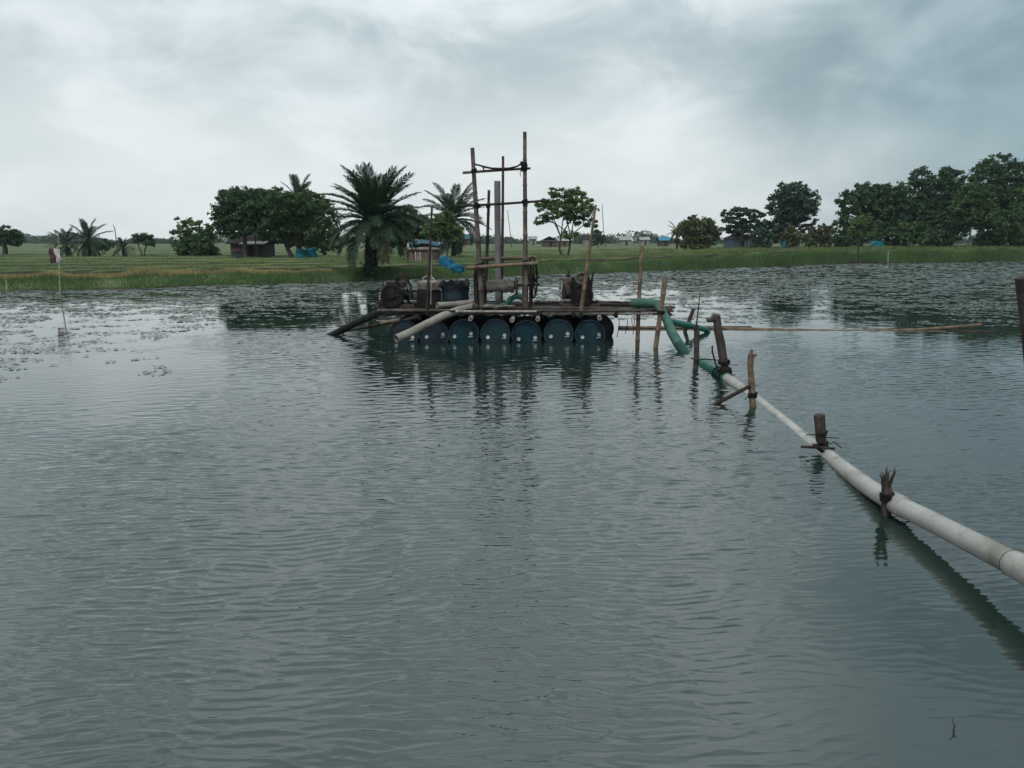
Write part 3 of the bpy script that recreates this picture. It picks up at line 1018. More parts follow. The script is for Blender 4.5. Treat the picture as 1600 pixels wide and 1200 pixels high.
tree('grove_tree', 1560, 96, 237, 70, 'tallest tree of the right grove near the picture edge',
     [(-.05, .87, .36, .12), (-.4, .72, .45, .18), (.2, .74, .5, .18), (.65, .72, .4, .2), (-.5, .5, .45, .2), (.3, .5, .6, .2), (.7, .42, .4, .2), (-.1, .32, .7, .16)],
     'leaf_dark', .20, 850, 32, RG, trunk_r=.28, stems=2)
tree('grove_tree', 1512, 87, 280, 40, 'front tree of the right grove with a pale bare trunk',
     [(0, .74, .6, .2), (-.4, .6, .5, .2), (.45, .6, .5, .2), (.1, .45, .7, .16)], 'leaf_mid', .18, 380, 30, RG, 'bark_pale', trunk_r=.10)
tree('grove_tree', 1625, 89, 258, 48, 'green tree of the right grove cut by the picture edge', ROUND + [(-.2, .35, .8, .2)], 'leaf_mid', .18, 480, 30, RG, trunk_r=.2)
tree('understory_tree', 1346, 84, 332, 22, 'small lighter tree in front of the leftmost grove tree', ROUND + [(0, .3, .6, .2)], 'leaf_light', .15, 110, 26, RG, trunk_r=.06)
tree('understory_tree', 1423, 86, 345, 34, 'low bushy tree filling the gap between two grove trees', ROUND + [(0, .3, .8, .2)], 'leaf_mid', .18, 150, 26, RG, trunk_r=.08, stems=3)
tree('understory_tree', 1575, 83, 322, 34, 'shrubby tree under the tallest grove tree', ROUND + [(0, .3, .8, .2)], 'leaf_mid', .17, 150, 26, RG, trunk_r=.09, stems=2)
for x_, d_, t_, w_, lab_ in ((1322, 88, 356, 24, 'low shrub at the left foot of the right grove'), (1392, 87, 352, 26, 'low shrub right of the pale blue net cage'),
                             (1470, 88, 350, 30, 'low dark shrub under the second big grove tree'), (1545, 86, 352, 28, 'low shrub right of the pale bare trunk'),
                             (1598, 85, 350, 26, 'low shrub at the right edge of the grove')):
    tree('shrub', x_, d_, t_, w_, lab_, [(0, .5, .8, .4), (-.5, .4, .5, .35), (.5, .42, .5, .35), (.1, .8, .4, .18)], 'leaf_dark', .16, 110, 28, RG, trunk_r=.06, stems=3, cat='shrub')
tree('far_tree', 934, 150, 357, 14, 'small dark round tree beyond the leaning bamboo of the raft', ROUND + [(0, .3, .8, .25)], 'leaf_far', .2, 70, 22, None, trunk_r=.1)
# far line of woods at the horizon
rng = np.random.default_rng(21)
pts = []
for i in range(1300):
    x = rng.uniform(-600, 2200)
    D = rng.uniform(330, 430)
    d = ray(x, 380)
    X = d.x / d.y * D
    hh = rng.uniform(2.2, 4.2) * (1 + 0.45 * math.sin(x * 0.021) + 0.3 * math.sin(x * 0.057 + 1))
    ww = rng.uniform(1.8, 4.5)
    k = 70
    q = rng.normal(size=(k, 3))
    q /= np.linalg.norm(q, axis=1, keepdims=True) * rng.uniform(1.0, 1.6, (k, 1))
    pts.append(q * np.array([ww, ww, hh * 0.55]) + np.array([X, D, 0.5 + hh * 0.5]))
C = np.concatenate(pts)
o = quads_mesh('far_woods', leaf_quads(C[C[:, 2] > 0.5], 0.55, rng), 4, 'leaf_far', kind='stuff')
tag(o, 'low line of far woods along the horizon', 'woods')


# ------------------------------------------------------------------ huts and houses
def house(name, x, dist, w_px, wall_h, roof_h, label, wallmat, roofmat, depth=3.0, over=0.3, hip=False, group=None, door=None, windows=(), ridge_x=True, cat='house',
          lean_to=None, base_z=None):
    base = GR(x, dist)
    if base_z is not None:
        base.z = base_z
    wd = w_px / F * dist
    root = thing(name, base, label, cat, group)
    y0 = base.y - depth / 2
    th = 0.10
    wl = MB()
    for (c, s) in (((base.x, y0 + th / 2, 0), (wd, th)), ((base.x, y0 + depth - th / 2, 0), (wd, th)),
                   ((base.x - wd / 2 + th / 2, base.y, 0), (th, depth - 2 * th - 0.004)), ((base.x + wd / 2 - th / 2, base.y, 0), (th, depth - 2 * th - 0.004))):
        wl.box((c[0], c[1], base.z + wall_h / 2 - 0.1), (s[0], s[1], wall_h + 0.2))
    wall = wl.build('wall', wallmat, root, smooth=False)
    rf = MB()
    zt = base.z + wall_h
    a = wd / 2 + over
    d = depth / 2 + over
    if ridge_x:
        b0 = len(rf.v)
        ins = a * (0.45 if hip else 0.0)
        for k, dzz in ((0, 0), (1, 0.08)):
            rf.v += [Vector((base.x - a, base.y - d, zt - .08 + dzz)), Vector((base.x + a, base.y - d, zt - .08 + dzz)), Vector((base.x + a, base.y + d, zt - .08 + dzz)),
                     Vector((base.x - a, base.y + d, zt - .08 + dzz)), Vector((base.x - a + ins, base.y, zt + roof_h + dzz)), Vector((base.x + a - ins, base.y, zt + roof_h + dzz))]
        rf.f += [(6, 7, 11, 10), (8, 9, 10, 11), (7, 8, 11), (9, 6, 10), (1, 0, 4, 5), (3, 2, 5, 4), (0, 1, 7, 6), (2, 3, 9, 8), (2, 1, 5), (0, 3, 4), (1, 2, 8, 7), (3, 0, 6, 9)]
    else:
        for k, dzz in ((0, 0), (1, 0.08)):
            rf.v += [Vector((base.x - a, base.y - d, zt - .08 + dzz)), Vector((base.x + a, base.y - d, zt - .08 + dzz)), Vector((base.x + a, base.y + d, zt - .08 + dzz)),
                     Vector((base.x - a, base.y + d, zt - .08 + dzz)), Vector((base.x, base.y - d, zt + roof_h + dzz)), Vector((base.x, base.y + d, zt + roof_h + dzz))]
        rf.f += [(9, 6, 10, 11), (7, 8, 11, 10), (6, 7, 10), (8, 9, 11), (0, 3, 5, 4), (2, 1, 4, 5), (1, 0, 4), (3, 2, 5), (3, 0, 6, 9), (1, 2, 8, 7)]
    rf.build('roof', roofmat, root, smooth=False)
    if door is not None:
        dm = MB()
        dm.box((base.x + door * wd, y0 - 0.02, base.z + wall_h * 0.40), (wd * 0.16, 0.05, wall_h * 0.8))
        dm.build('door', 'dark_opening', root, smooth=False)
    for (wx, wz, ww, wh) in windows:
        wm = MB()
        wm.box((base.x + wx * wd, y0 - 0.015, base.z + wz * wall_h), (ww * wd, 0.05, wh * wall_h))
        win = wm.build('window', 'dark_opening', root, smooth=False)
        fm = MB()
        for sx in (-1, 1):
            fm.box((base.x + wx * wd + sx * ww * wd / 2, y0 - 0.03, base.z + wz * wall_h), (0.06, 0.09, wh * wall_h + .06))
        fm.box((base.x + wx * wd, y0 - 0.03, base.z + wz * wall_h), (0.05, 0.07, wh * wall_h - 0.02))
        fm.build('frame', 'cloth_white', win, smooth=False)
    return root, base, wd


# thatched hut among the left trees, with its porch
hut, hb, hw_ = house('thatched_hut', 395, 70, 50, 1.15, 0.9, 'dark thatched hut with a porch under the left trees', 'plank_wall', 'thatch', 3.2, .3, door=.1, cat='hut')
mb = MB()
mb.box((hb.x + 0.9, hb.y - 2.4, hb.z + 1.18), (2.2, 1.5, 0.06), Matrix.Rotation(0.16, 3, 'X'))
mb.build('porch_roof', 'tin_roof', hut, smooth=False)
for px_ in (-0.1, 1.9):
    mb = MB()
    mb.bamboo((hb.x + px_, hb.y - 3.05, hb.z - 0.05), (hb.x + px_, hb.y - 3.05, hb.z + 1.05), 0.05)
    mb.build('porch_post', 'bamboo_grey', hut)
mb = MB()
mb.box((hb.x - 0.55, hb.y - 1.72, hb.z + 0.5), (1.5, 0.06, 0.08))
mb.build('rail', 'bamboo_grey', hut, smooth=False)
# brick shack with tin roof
sh, sb, sw_ = house('brick_shack', 664, 56, 46, 1.15, 0.35, 'small brick shack with rusty tin roof behind the far bank', 'brick_wall', 'tin_roof', 2.2, .15, cat='shack',
                    windows=((-.18, .52, .14, .5),))
mb = MB()
for i in range(14):
    for j in range(7):
        mb.v.append(Vector((sb.x + 0.1 + (i / 13 - .5) * 2.3, sb.y - 0.2 + (j / 6 - .5) * 1.9,
                            sb.z + 1.50 + 0.24 * math.exp(-((i - 6) / 5) ** 2) + 0.10 * mnoise.noise((i * .7, j * .8, 2)) - .25 * abs(j - 3) / 3)))
for i in range(13):
    for j in range(6):
        a = i * 7 + j
        mb.f.append((a, a + 7, a + 8, a + 1))
o = mb.build('tarpaulin', 'tin_blue', origin=(sb.x, sb.y, sb.z + 1.5))
tag(o, 'faded blue tarpaulin spread over the brick shack roof', 'tarpaulin')
md = o.modifiers.new('solid', 'SOLIDIFY')
md.thickness = 0.02

house('blue_grey_house', 1158, 114, 42, 1.7, 0.5, 'blue-grey house under the dark layered tree', 'plaster_blue', 'plank_wall', 4, .2, door=-.12, windows=((.22, .55, .14, .4),), hip=True)
VG = 'houses of the far village'
for (x, D, wp, wh, rh, lab, wm, rm, rx) in (
        (858, 185, 22, 1.5, 0.9, 'grey plank hut of the far village behind the forked tree', 'plank_wall', 'tin_roof', False),
        (880, 190, 18, 1.4, .5, 'long low shed right of the grey plank hut in the far village', 'brick_wall', 'tin_roof', True),
        (919, 215, 15, 2.0, 1.0, 'tiny brown-roofed far house left of the leaning bamboo top', 'plaster_grey', 'thatch', True),
        (976, 240, 16, 1.6, 0.9, 'pale-roofed far house right of the leaning utility pole', 'plaster_grey', 'tin_roof', True),
        (1006, 260, 14, 1.7, .8, 'small pale far house between the pale roof and the bright blue roof', 'plaster_grey', 'tin_roof', True),
        (1036, 200, 14, 1.5, 0.8, 'far shed with bright blue roof left of the rounded bushy tree', 'plank_wall', 'roof_bright_blue', True),
        (728, 240, 14, 2.0, 1.3, 'small dark far hut left of the tower', 'plank_wall', 'tin_blue', True),
        (535, 250, 16, 2.0, 1.0, 'far hut seen between the broad green tree and the large palm', 'plank_wall', 'tin_roof', True),
        (832, 260, 12, 2.0, 0.8, 'tiny pale far house just right of the tower post', 'plaster_grey', 'tin_roof', True)):
    house('village_house', x, D, wp, wh, rh, lab, wm, rm, 3.5, .3, group=VG, ridge_x=rx, door=.1)

# utility poles, dead stick and stakes far away
for (x0, y0, x1, y1, D, r_, lab, nm, mt) in (
        (946, 376, 941, 320, 170, .09, 'leaning far pole right of the bamboo tied to the raft', 'utility_pole', 'bamboo_grey'),
        (800, 384, 793, 328, 160, .08, 'leaning far pole seen through the bamboo tower', 'utility_pole', 'bamboo_grey'),
        (183, 392, 179, 355, 76, .06, 'dead bare stick standing above the low palm clump', 'dead_stick', 'bamboo_grey'),
        (401, 398, 395, 330, 66, .07, 'pale leaning post in front of the thatched hut', 'hut_post', 'bamboo_grey')):
    a = GR(x0, D)
    b = P(x1, y1, D)
    mb = MB()
    mb.bamboo(a - Vector((0, 0, .1)), b, r_, r_ * .7, seg=.9)
    if nm == 'dead_stick':
        mb.tube([b, b + Vector((-.12, 0, .1)), b + Vector((-.1, 0, .3))], [.04, .03, .02], 5)
    tag(mb.build(nm, mt, origin=a), lab, 'pole')


# blue nets, bucket and rags on the bank
def cloth(name, corners, nu, nv, amp, m, label, cat, seed=0, freq=2.5, thick=0.012, parent=None, group=None):
    a, b, c, d = [Vector(p) for p in corners]       # a-b top, d-c bottom
    nrm = (b - a).cross(d - a).normalized()
    mb = MB()
    for j in range(nv + 1):
        for i in range(nu + 1):
            u, v = i / nu, j / nv
            p = a.lerp(b, u).lerp(d.lerp(c, u), v)
            p = p + nrm * amp * mnoise.noise((u * freq * 1.7 + seed, v * freq + seed * 2, 0.3)) * 2 + Vector((0, 0, amp * .6 * mnoise.noise((u * 6 + seed, v * 5, 4))))
            mb.v.append(p)
    for j in range(nv):
        for i in range(nu):
            k = j * (nu + 1) + i
            mb.f.append((k, k + 1, k + nu + 2, k + nu + 1))
    o = mb.build(name, m, parent, origin=d.lerp(c, .5))
    s = o.modifiers.new('solid', 'SOLIDIFY')
    s.thickness = thick
    if parent is None:
        tag(o, label, cat, group)
    return o


nb = GR(472, 62)
cloth('net', (P(462, 391, 62), P(492, 387, 62), P(497, 403, 62.6), P(460, 407, 62.2)), 14, 8, .12, 'net_blue', 'blue net hung on stakes right of the thatched hut', 'net', 1)
mb = MB()
c = GR(369, 59)
mb.lathe(c, (0, 0, 1), [(0, .13), (.02, .15), (.28, .19), (.30, .20), (.30, .17), (.05, .13)], 14)
tag(mb.build('bucket', 'net_blue', origin=c), 'small blue tub on the grass before the thatched hut', 'bucket')
c = GR(1369, 80)
nt = thing('net_tent', c, 'pale blue net cage in the grass below the right grove', 'net cage')
mb = MB()
for sx, sy in ((-.55, -.4), (.55, -.4), (.55, .4), (-.55, .4)):
    pm = MB()
    pm.bamboo(c + Vector((sx, sy, -.05)), c + Vector((sx, sy, .95)), .02)
    pm.build('post', 'bamboo_grey', nt)
for i in range(9):
    for j in range(2):
        u = i / 8
        mb.v.append(c + Vector((-.55 + 1.1 * u, -.42 + .84 * j, .95 + .22 * math.sin(math.pi * u))))
for i in range(8):
    mb.f.append((2 * i, 2 * i + 2, 2 * i + 3, 2 * i + 1))
k = len(mb.v)
for i in range(9):
    u = i / 8
    mb.v += [c + Vector((-.55 + 1.1 * u, -.43 + .03 * math.sin(i * 2), .2)), c + Vector((-.55 + 1.1 * u, -.43, .95 + .22 * math.sin(math.pi * u)))]
for i in range(8):
    mb.f.append((k + 2 * i, k + 2 * i + 2, k + 2 * i + 3, k + 2 * i + 1))
mb.build('net', 'net_blue', nt)
c = GR(1226, 93)
mb = MB()
for sx in (-.2, .2):
    for sy in (-.2, .2):
        mb.box(c + Vector((sx, sy, .4)), (.06, .06, .8))
mb.box(c + Vector((0, 0, .62)), (.5, .5, .08))
mb.box(c + Vector((0, .2, .95)), (.46, .05, .5))
tag(mb.build('plastic_chair', 'net_blue', origin=c, smooth=False), 'small turquoise chair at the foot of the tall ragged tree', 'chair')

# ragged stake in the water at the left
b = G(93, 463)
D0 = b.y
st = thing('marker_stake', b, 'pale stake with red and white rags standing in the water at left', 'stake')
mb = MB()
mb.bamboo(b - Vector((0, 0, .6)), P(91, 362, D0), .028, .012, seg=.4)
mb.build('pole', 'bamboo_pale', st)
mb = cloth('white_rag', (P(84, 388, D0 - .03), P(93, 390, D0 - .03), P(97, 407, D0 - .05), P(89, 412, D0 - .03)), 6, 8, .06, 'cloth_white', '', '', 3, parent=st)
mb = cloth('red_rag', (P(76, 386, D0 + .02), P(86, 389, D0), P(87, 410, D0), P(79, 412, D0 + .05)), 6, 8, .06, 'cloth_red', '', '', 5, parent=st)
b = G(10, 457)
mb = MB()
mb.bamboo(b - Vector((0, 0, .5)), P(9.5, 438, b.y), .03, .026)
tag(mb.build('short_stake', 'bamboo_pale', origin=b), 'short pale stake at the water edge, far left', 'stake')
# little landing frame under the right grove
b = G(1341, 413)
ln = thing('landing_frame', b, 'small dark stake frame in the water below the right grove', 'landing')
for (xa, ya, xb, yb, r_) in ((1341, 420, 1341, 379, .06), (1330, 417, 1329, 407, .06), (1357, 416, 1357, 406, .06)):
    mb = MB()
    q = P(xa, 413, b.y)
    q.z = -.6
    mb.bamboo(q, P(xb, yb, b.y), r_, r_ * .8)
    mb.build('post', 'bamboo_dark', ln)
mb = MB()
mb.bamboo(P(1324, 409, b.y), P(1392, 411, b.y), .05)
mb.build('rail', 'bamboo_dark', ln)
b = G(1388, 413)
mb = MB()
mb.bamboo(b - Vector((0, 0, .6)), P(1388, 393, b.y), .045, .04)
tag(mb.build('short_stake', 'bamboo_pale', origin=b), 'thin stake right of the small landing frame', 'stake')

# ------------------------------------------------------------------ the pump raft
YF = 14.5
DZ = 0.60
raft = thing('pump_raft', (0.05, 15.4, 0), 'floating pump raft of blue drums with bamboo deck and tower', 'raft')
R_D, L_D, ZC = 0.292, 0.90, 0.145


def drum_part(cx, cy, dark, bungs, ZC=ZC, m_=None):
    mb = MB()
    prof = [(0.030, 0.0), (0.030, .262), (0.004, .272), (0, .285), (.012, .292), (.035, .290), (.045, .282), (.26, R_D), (.28, R_D + .006), (.30, R_D), (.60, R_D), (.62, R_D + .006),
            (.64, R_D), (L_D - .045, .282), (L_D - .03, .291), (L_D, .285), (L_D, 0.0)]
    mb.lathe((cx, cy, ZC), (0, 1, 0), prof, 28)
    ob = mb.build('drum', m_ or ('drum_blue_dark' if dark else 'drum_blue'), raft)
    if bungs:
        for (bx, bz) in bungs:
            b_ = MB()
            b_.lathe((cx + bx, cy + .032, ZC + bz), (0, -1, 0), [(0, .034), (.016, .034), (.018, .028), (.010, .024), (.010, 0)], 14)
            b_.build('bung', 'bung_white', ob)
        m_ = MB()
        m_.box((cx + bungs[1][0] - .01, cy + .024, ZC + bungs[1][1] - .055), (.085, .012, .012), Matrix.Rotation(-.12, 3, 'Y'))
        m_.build('moulded_bar', 'bung_white', ob, smooth=False)
        l_ = MB()
        l_.torus((cx, cy + .006, ZC), (0, 1, 0), .279, .0085, 36, 6)
        l_.build('rim', 'drum_rim', ob)
        l_ = MB()
        l_.torus((cx, cy + .031, ZC), (0, 1, 0), .235, .005, 28, 5)
        l_.build('end_ring', 'drum_blue', ob)


fx = [630, 678, 725, 774, 823, 873, 922]
for i, x in enumerate(fx):
    cx = P(x, 520, YF).x
    j1, j2 = rnd(-.025, .025), rnd(-.055, .035)
    drum_part(cx, YF + (0.05 if i == 0 else rnd(-.012, .012)), i == 0, ((-.165 + j1, -.050 + j2 * .5), (.15 + j1, -.005 + j2)),
              ZC + rnd(-.018, .012), ('drum_blue_dark', 'drum_blue_dark', 'drum_blue_worn', 'drum_blue', 'drum_blue_worn', 'drum_blue', 'drum_blue_worn')[i])
for x in fx:
    cx = P(x, 520, YF).x + .29
    drum_part(cx, 15.46, True, None)
cx = 1.93
# cross bearers whose cut ends stick out to the front
for (x, y, front, m_) in ((655, 500, .0, 'bamboo_dark'), (690, 499, .02, 'bamboo_grey'), (735, 498, .30, 'bamboo_pale'), (800, 501, .42, 'bamboo_pale'), (840, 499, .40, 'bamboo_pale'),
                          (896, 491, .02, 'bamboo_dark'), (937, 497, .34, 'bamboo_pale'), (963, 490, .05, 'bamboo_dark')):
    e = P(x, y, YF - front)
    e.z = min(max(e.z, .465), .50)
    mb = MB()
    back = Vector((e.x + (0.16 if front > .2 else .03), YF + 2.0, .485))
    dv = (e - back).normalized()
    mb.bamboo(e, back, .036, .032, seg=.45, bend=.003)
    br = mb.build('bearer_pole', 'bamboo_grey' if front > .1 else 'bamboo_dark', raft)
    if front > .1:
        mb = MB()
        mb.pipe([e + dv * .004, e - dv * (front * .55)], .041, 12, .012, .04)
        mb.build('cut_end', m_, br)
# lengthwise bamboo rails
for (xa, ya, xb, yb, Yd, r_, m_) in ((640, 492, 1052, 492, 14.42, .020, 'bamboo_dark'), (712, 490, 838, 491, 14.36, .022, 'bamboo_pale'), (835, 486, 1030, 484, 14.47, .020, 'bamboo_grey'),
                                      (848, 496, 1050, 494, 14.50, .026, 'bamboo_pale'), (590, 498, 700, 487, 14.55, .030, 'bamboo_grey'), (600, 482, 1000, 478, 15.7, .03, 'bamboo_dark'),
                                      (640, 473, 985, 473, 16.45, .03, 'bamboo_dark'), (715, 484, 990, 482, 14.9, .026, 'bamboo_grey'), (965, 490, 1050, 489, 14.8, .032, 'bamboo_grey'),
                                      (980, 486, 1054, 487, 15.2, .03, 'bamboo_dark')):
    a, b = P(xa, ya, Yd), P(xb, yb, Yd)
    lo_ = .545 if m_ == 'bamboo_pale' and xa > 800 else .60
    a.z = min(max(a.z, lo_), .68 if lo_ > .55 else .55)
    b.z = min(max(b.z, lo_), .67 if lo_ > .55 else .55)
    mb = MB()
    mb.bamboo(a, b, r_, r_ * .9, bend=.003, seg=.38)
    mb.build('rail_pole', m_, raft)
# squared timbers between the bearers and the deck
for yb_ in (14.60, 15.42, 16.22):
    mb = MB()
    mb.box((-.02, yb_, .552), (4.3, .08, .066))
    mb.build('deck_beam', 'wet_plank', raft, smooth=False)
# deck planks
yy = 14.62
k = 0
while yy < 16.4:
    wd = rnd(.15, .24)
    xa, xb = -2.25 + rnd(-.1, .12), 2.15 + rnd(-.15, .2)
    cut = rnd(-.6, .6)
    for (a, b) in ((xa, cut - .01), (cut + .01, xb)):
        mb = MB()
        mb.box(((a + b) / 2, yy + wd / 2, .605 + rnd(-.006, .010)), (b - a, wd - .02, .03), Matrix.Rotation(rnd(-.008, .008), 3, 'Y'))
        mb.build('deck_plank', 'wet_plank', raft, smooth=False)
    yy += wd
# long dark boards lying at the right half of the deck
mb = MB()
a, b = P(918, 477, 15.2), P(990, 479, 15.0)
mb.beam(a + Vector((0, 0, .0)), b, .12, .10)
mb.build('deck_board', 'wet_plank', raft, smooth=False)
mb = MB()
mb.beam(P(835, 478, 15.6) + Vector((0, 0, .02)), P(920, 477, 15.5) + Vector((0, 0, .02)), .05, .12)
mb.build('deck_board', 'wet_plank', raft, smooth=False)
# tower
for (xa, ya, Ya, xb, yb, Yb, r0, r1, m_) in ((754, 484, 14.75, 738, 231, 14.75, .055, .038, 'bamboo_grey'), (822, 484, 14.75, 820, 206, 14.75, .050, .034, 'bamboo_grey'),
                                              (783, 478, 15.9, 786, 244, 15.9, .034, .026, 'red_wood'), (757, 476, 15.9, 764, 297, 15.9, .040, .028, 'bamboo_dark')):
    a = P(xa, ya, Ya)
    a.z = .56
    mb = MB()
    mb.bamboo(a, P(xb, yb, Yb), r0, r1, seg=.42, bend=.006)
    mb.build('tower_pole', m_, raft)
for (xa, ya, xb, yb, Yd, r_, m_) in ((723, 270, 829, 263, 14.84, .026, 'bamboo_grey'), (716, 322, 858, 313, 14.86, .026, 'bamboo_dark'), (750, 405, 838, 403, 15.75, .042, 'bamboo_tan'),
                                     (728, 419, 841, 411, 14.66, .040, 'bamboo_tan')):
    mb = MB()
    mb.bamboo(P(xa, ya, Yd), P(xb, yb, Yd), r_, r_ * .85, seg=.35, bend=.008)
    mb.build('crossbar', m_, raft)
mb = MB()
pts = [P(x, y, 14.80) for x, y in ((739, 256), (748, 258), (758, 261), (768, 263), (780, 263.5), (795, 263), (808, 260), (817, 254))]
mb.tube(pts, [.018, .016, .02, .018, .020, .018, .017, .015], 7)
mb.tube([P(754, 260, 14.80), P(757, 267, 14.83)], [.014, .012], 6)
mb.build('bent_branch', 'bamboo_dark', raft)
for (x, y, R_, tt) in ((741, 267, .05, 4), (819, 262, .055, 7), (745, 321, .055, 5), (820.5, 316, .05, 6), (752, 414, .065, 5), (822, 410, .06, 5), (763, 322, .04, 4), (818, 256, .06, 4)):
    mb = MB()
    mb.coil(P(x, y, 14.76 if x != 763 else 15.8), (rnd(-.4, .4), 0, 1), R_, tt, .009)
    e = P(x, y, 14.70)
    mb.tube([e, e + Vector((rnd(-.08, .08), -.02, -.06)), e + Vector((rnd(-.08, .08), -.02, -.16))], .006, 5)
    mb.build('lashing', 'rope_dark', raft)
# masts and leaning poles lashed to the raft
for (xa, ya, Ya, xb, yb, Yb, r0, r1, m_) in ((667, 493, 14.48, 675, 322, 14.48, .032, .020, 'bamboo_dark'), (908, 487, 14.46, 931, 320, 14.46, .045, .020, 'bamboo_tan')):
    mb = MB()
    mb.bamboo(P(xa, ya, Ya), P(xb, yb, Yb), r0, r1, seg=.36, bend=.006)
    mb.build('mast_pole', m_, raft)
mb = MB()
mb.tube([P(673, 476, 14.52), P(674, 440, 14.52), P(674, 392, 14.52), P(671, 390, 14.52), P(669, 390, 14.5)], .010, 6)
mb.build('thin_conduit', 'pvc', raft)
# short drooping cords under the right end of the deck
for x in (967, 980, 987, 991):
    mb = MB()
    a = P(x, 497, 14.4)
    mb.tube([a, a + Vector((.01, 0, -.10)), a + Vector((rnd(-.03, .04), 0, -rnd(.14, .42)))], .007, 5)
    mb.build('cord', 'rope_dark', raft)
for x in (896, 963, 1045, 668, 908, 1030):
    mb = MB()
    a = P(x, 492, 14.42)
    mb.coil(a, (1, 0, .2), .05, 3, .009)
    mb.build('lashing', 'rope_dark', raft)

mb = MB()
mb.beam(P(600, 489, 14.72), P(705, 487, 14.72), .16, .09)
mb.build('engine_bed', 'wet_plank', raft, smooth=False)
mb = MB()
mb.beam(P(604, 484, 15.25), P(740, 480, 15.25), .10, .09)
mb.build('engine_bed', 'wet_plank', raft, smooth=False)
# coil of old rope and litter on the deck at the foot of the tower
mb = MB()
for i in range(26):
    c = P(rnd(755, 800), 483, rnd(14.6, 14.85))
    c.z = .640 + rnd(0, .05)
    a = rnd(0, 6.28)
    pts = [c + Vector((math.cos(a + q * .9) * .10 + rnd(-.03, .03), math.sin(a + q * .9) * .06, rnd(-.012, .02))) for q in range(6)]
    mb.tube(pts, .010, 5)
tag(mb.build('rope_heap', 'rope_grey', origin=P(778, 485, 14.7)), 'heap of tangled rope on the deck below the winch', 'rope')

# riser pipe standing in the tower
b = P(778.5, 480, 15.35)
b.z = .58
mb = MB()
tp = P(777, 283, 15.35)
mb.pipe([b, b.lerp(tp, .5), tp], .062, 18, .008)
o = tag(mb.build('riser_pipe', 'steel_pipe', origin=b), 'upright grey steel pipe standing inside the bamboo tower', 'pipe')

# winch with its rope barrel and spoked wheel
wn = thing('winch', P(788, 480, 14.98), 'old wooden winch with rope wound barrel in the raft tower', 'winch')
YW = 14.98
a, b = P(757, 448, YW), P(826, 445, YW)
ax = (b - a).normalized()
Lw = (b - a).length
mb = MB()
mb.lathe(a, ax, [(-.05, .03), (.0, .03), (.0, .085), (.66 * Lw, .085), (.76 * Lw, .08), (.76 * Lw, .03), (Lw + .22, .03)], 16)
mb.build('barrel', 'old_wood', wn)
mb = MB()
prof = []
nw = 26
for i in range(nw):
    t0 = .05 * Lw + (.62 * Lw) * i / nw
    base_r = .118 + .012 * math.sin(i * .5) + (0.008 if i > 14 else 0)
    st_ = .62 * Lw / nw
    prof += [(t0, base_r - .014), (t0 + st_ * .3, base_r), (t0 + st_ * .7, base_r)]
prof = [(prof[0][0] - .002, .08)] + prof + [(prof[-1][0] + .004, .08)]
mb.lathe(a, ax, prof, 20)
for q in range(4):
    mb.coil(a + ax * (Lw * (.50 + .035 * q)), ax + Vector((0, .15, .30)), .128, 1.0, .012)
mb.build('wound_rope', 'rope_grey', wn)
mb = MB()
mb.lathe(a + ax * (.70 * Lw), ax, [(0, .16), (.018, .17), (.036, .16)], 12)
mb.build('flange', 'old_wood', wn)
for (x, y0, y1, wd, th, Yd, m_) in ((746, 412, 484, .10, .06, YW - .12, 'old_wood'), (757, 408, 482, .09, .07, YW + .14, 'old_wood'), (820, 405, 484, .12, .07, YW - .16, 'red_wood'),
                                    (829, 408, 480, .07, .06, YW + .02, 'red_wood')):
    mb = MB()
    a2, b2 = P(x, y1, Yd), P(x + (1 if x > 800 else -1), y0, Yd)
    a2.z = .615
    mb.box((a2 + b2) / 2, (wd, th, b2.z - a2.z), Matrix.Rotation(rnd(-.02, .02), 3, 'Y'))
    mb.build('post', m_, wn, smooth=False, bevel=.008)
mb = MB()
a2 = P(827, 408, YW - .1)
mb.tube([a2, P(829, 420, YW - .1), P(826, 436, YW - .13), P(831, 452, YW - .1), P(827, 478, YW - .12)], .017, 6)
mb.build('rope_end', 'iron_rust', wn)
# rungs and hanging iron at the left end
for i, y in enumerate((430, 438, 446, 454)):
    mb = MB()
    mb.tube([P(744, y, YW - .17), P(757, y - 1, YW - .15)], .012, 6)
    mb.build('rung', 'rope_grey' if i < 2 else 'iron_rust', wn)
mb = MB()
for q in range(5):
    x = 742 + q * 2.6
    mb.tube([P(x, 416, YW - .2), P(x - 1.5, 440, YW - .22), P(x + rnd(-3, 3), 466, YW - .22), P(x + rnd(-6, 6), 482, YW - .25)], .010, 5)
mb.build('hanging_rope', 'rope_dark', wn)
wc = P(834, 437, YW + .0)
wa = Vector((1, -.22, 0)).normalized()
wheel = MB()
wheel.torus(wc, wa, .345, .020, 30, 6)
whl = wheel.build('wheel_rim', 'iron_dark', wn)
u, v = MB().ring_frame(wa)
for q in range(7):
    an = q / 7 * 6.283 + .3
    mb = MB()
    mb.tube([wc, wc + (u * math.cos(an) + v * math.sin(an)) * .345], [.013, .009], 5)
    mb.build('spoke', 'iron_rust', whl)
mb = MB()
mb.lathe(wc - wa * .05, wa, [(0, .05), (.1, .05)], 12)
mb.build('hub', 'iron_dark', whl)
mb = MB()
mb.torus(P(832, 405, YW - .05), (0, 1, .2), .045, .014, 16, 6)
mb.build('hook_ring', 'iron_rust', wn)


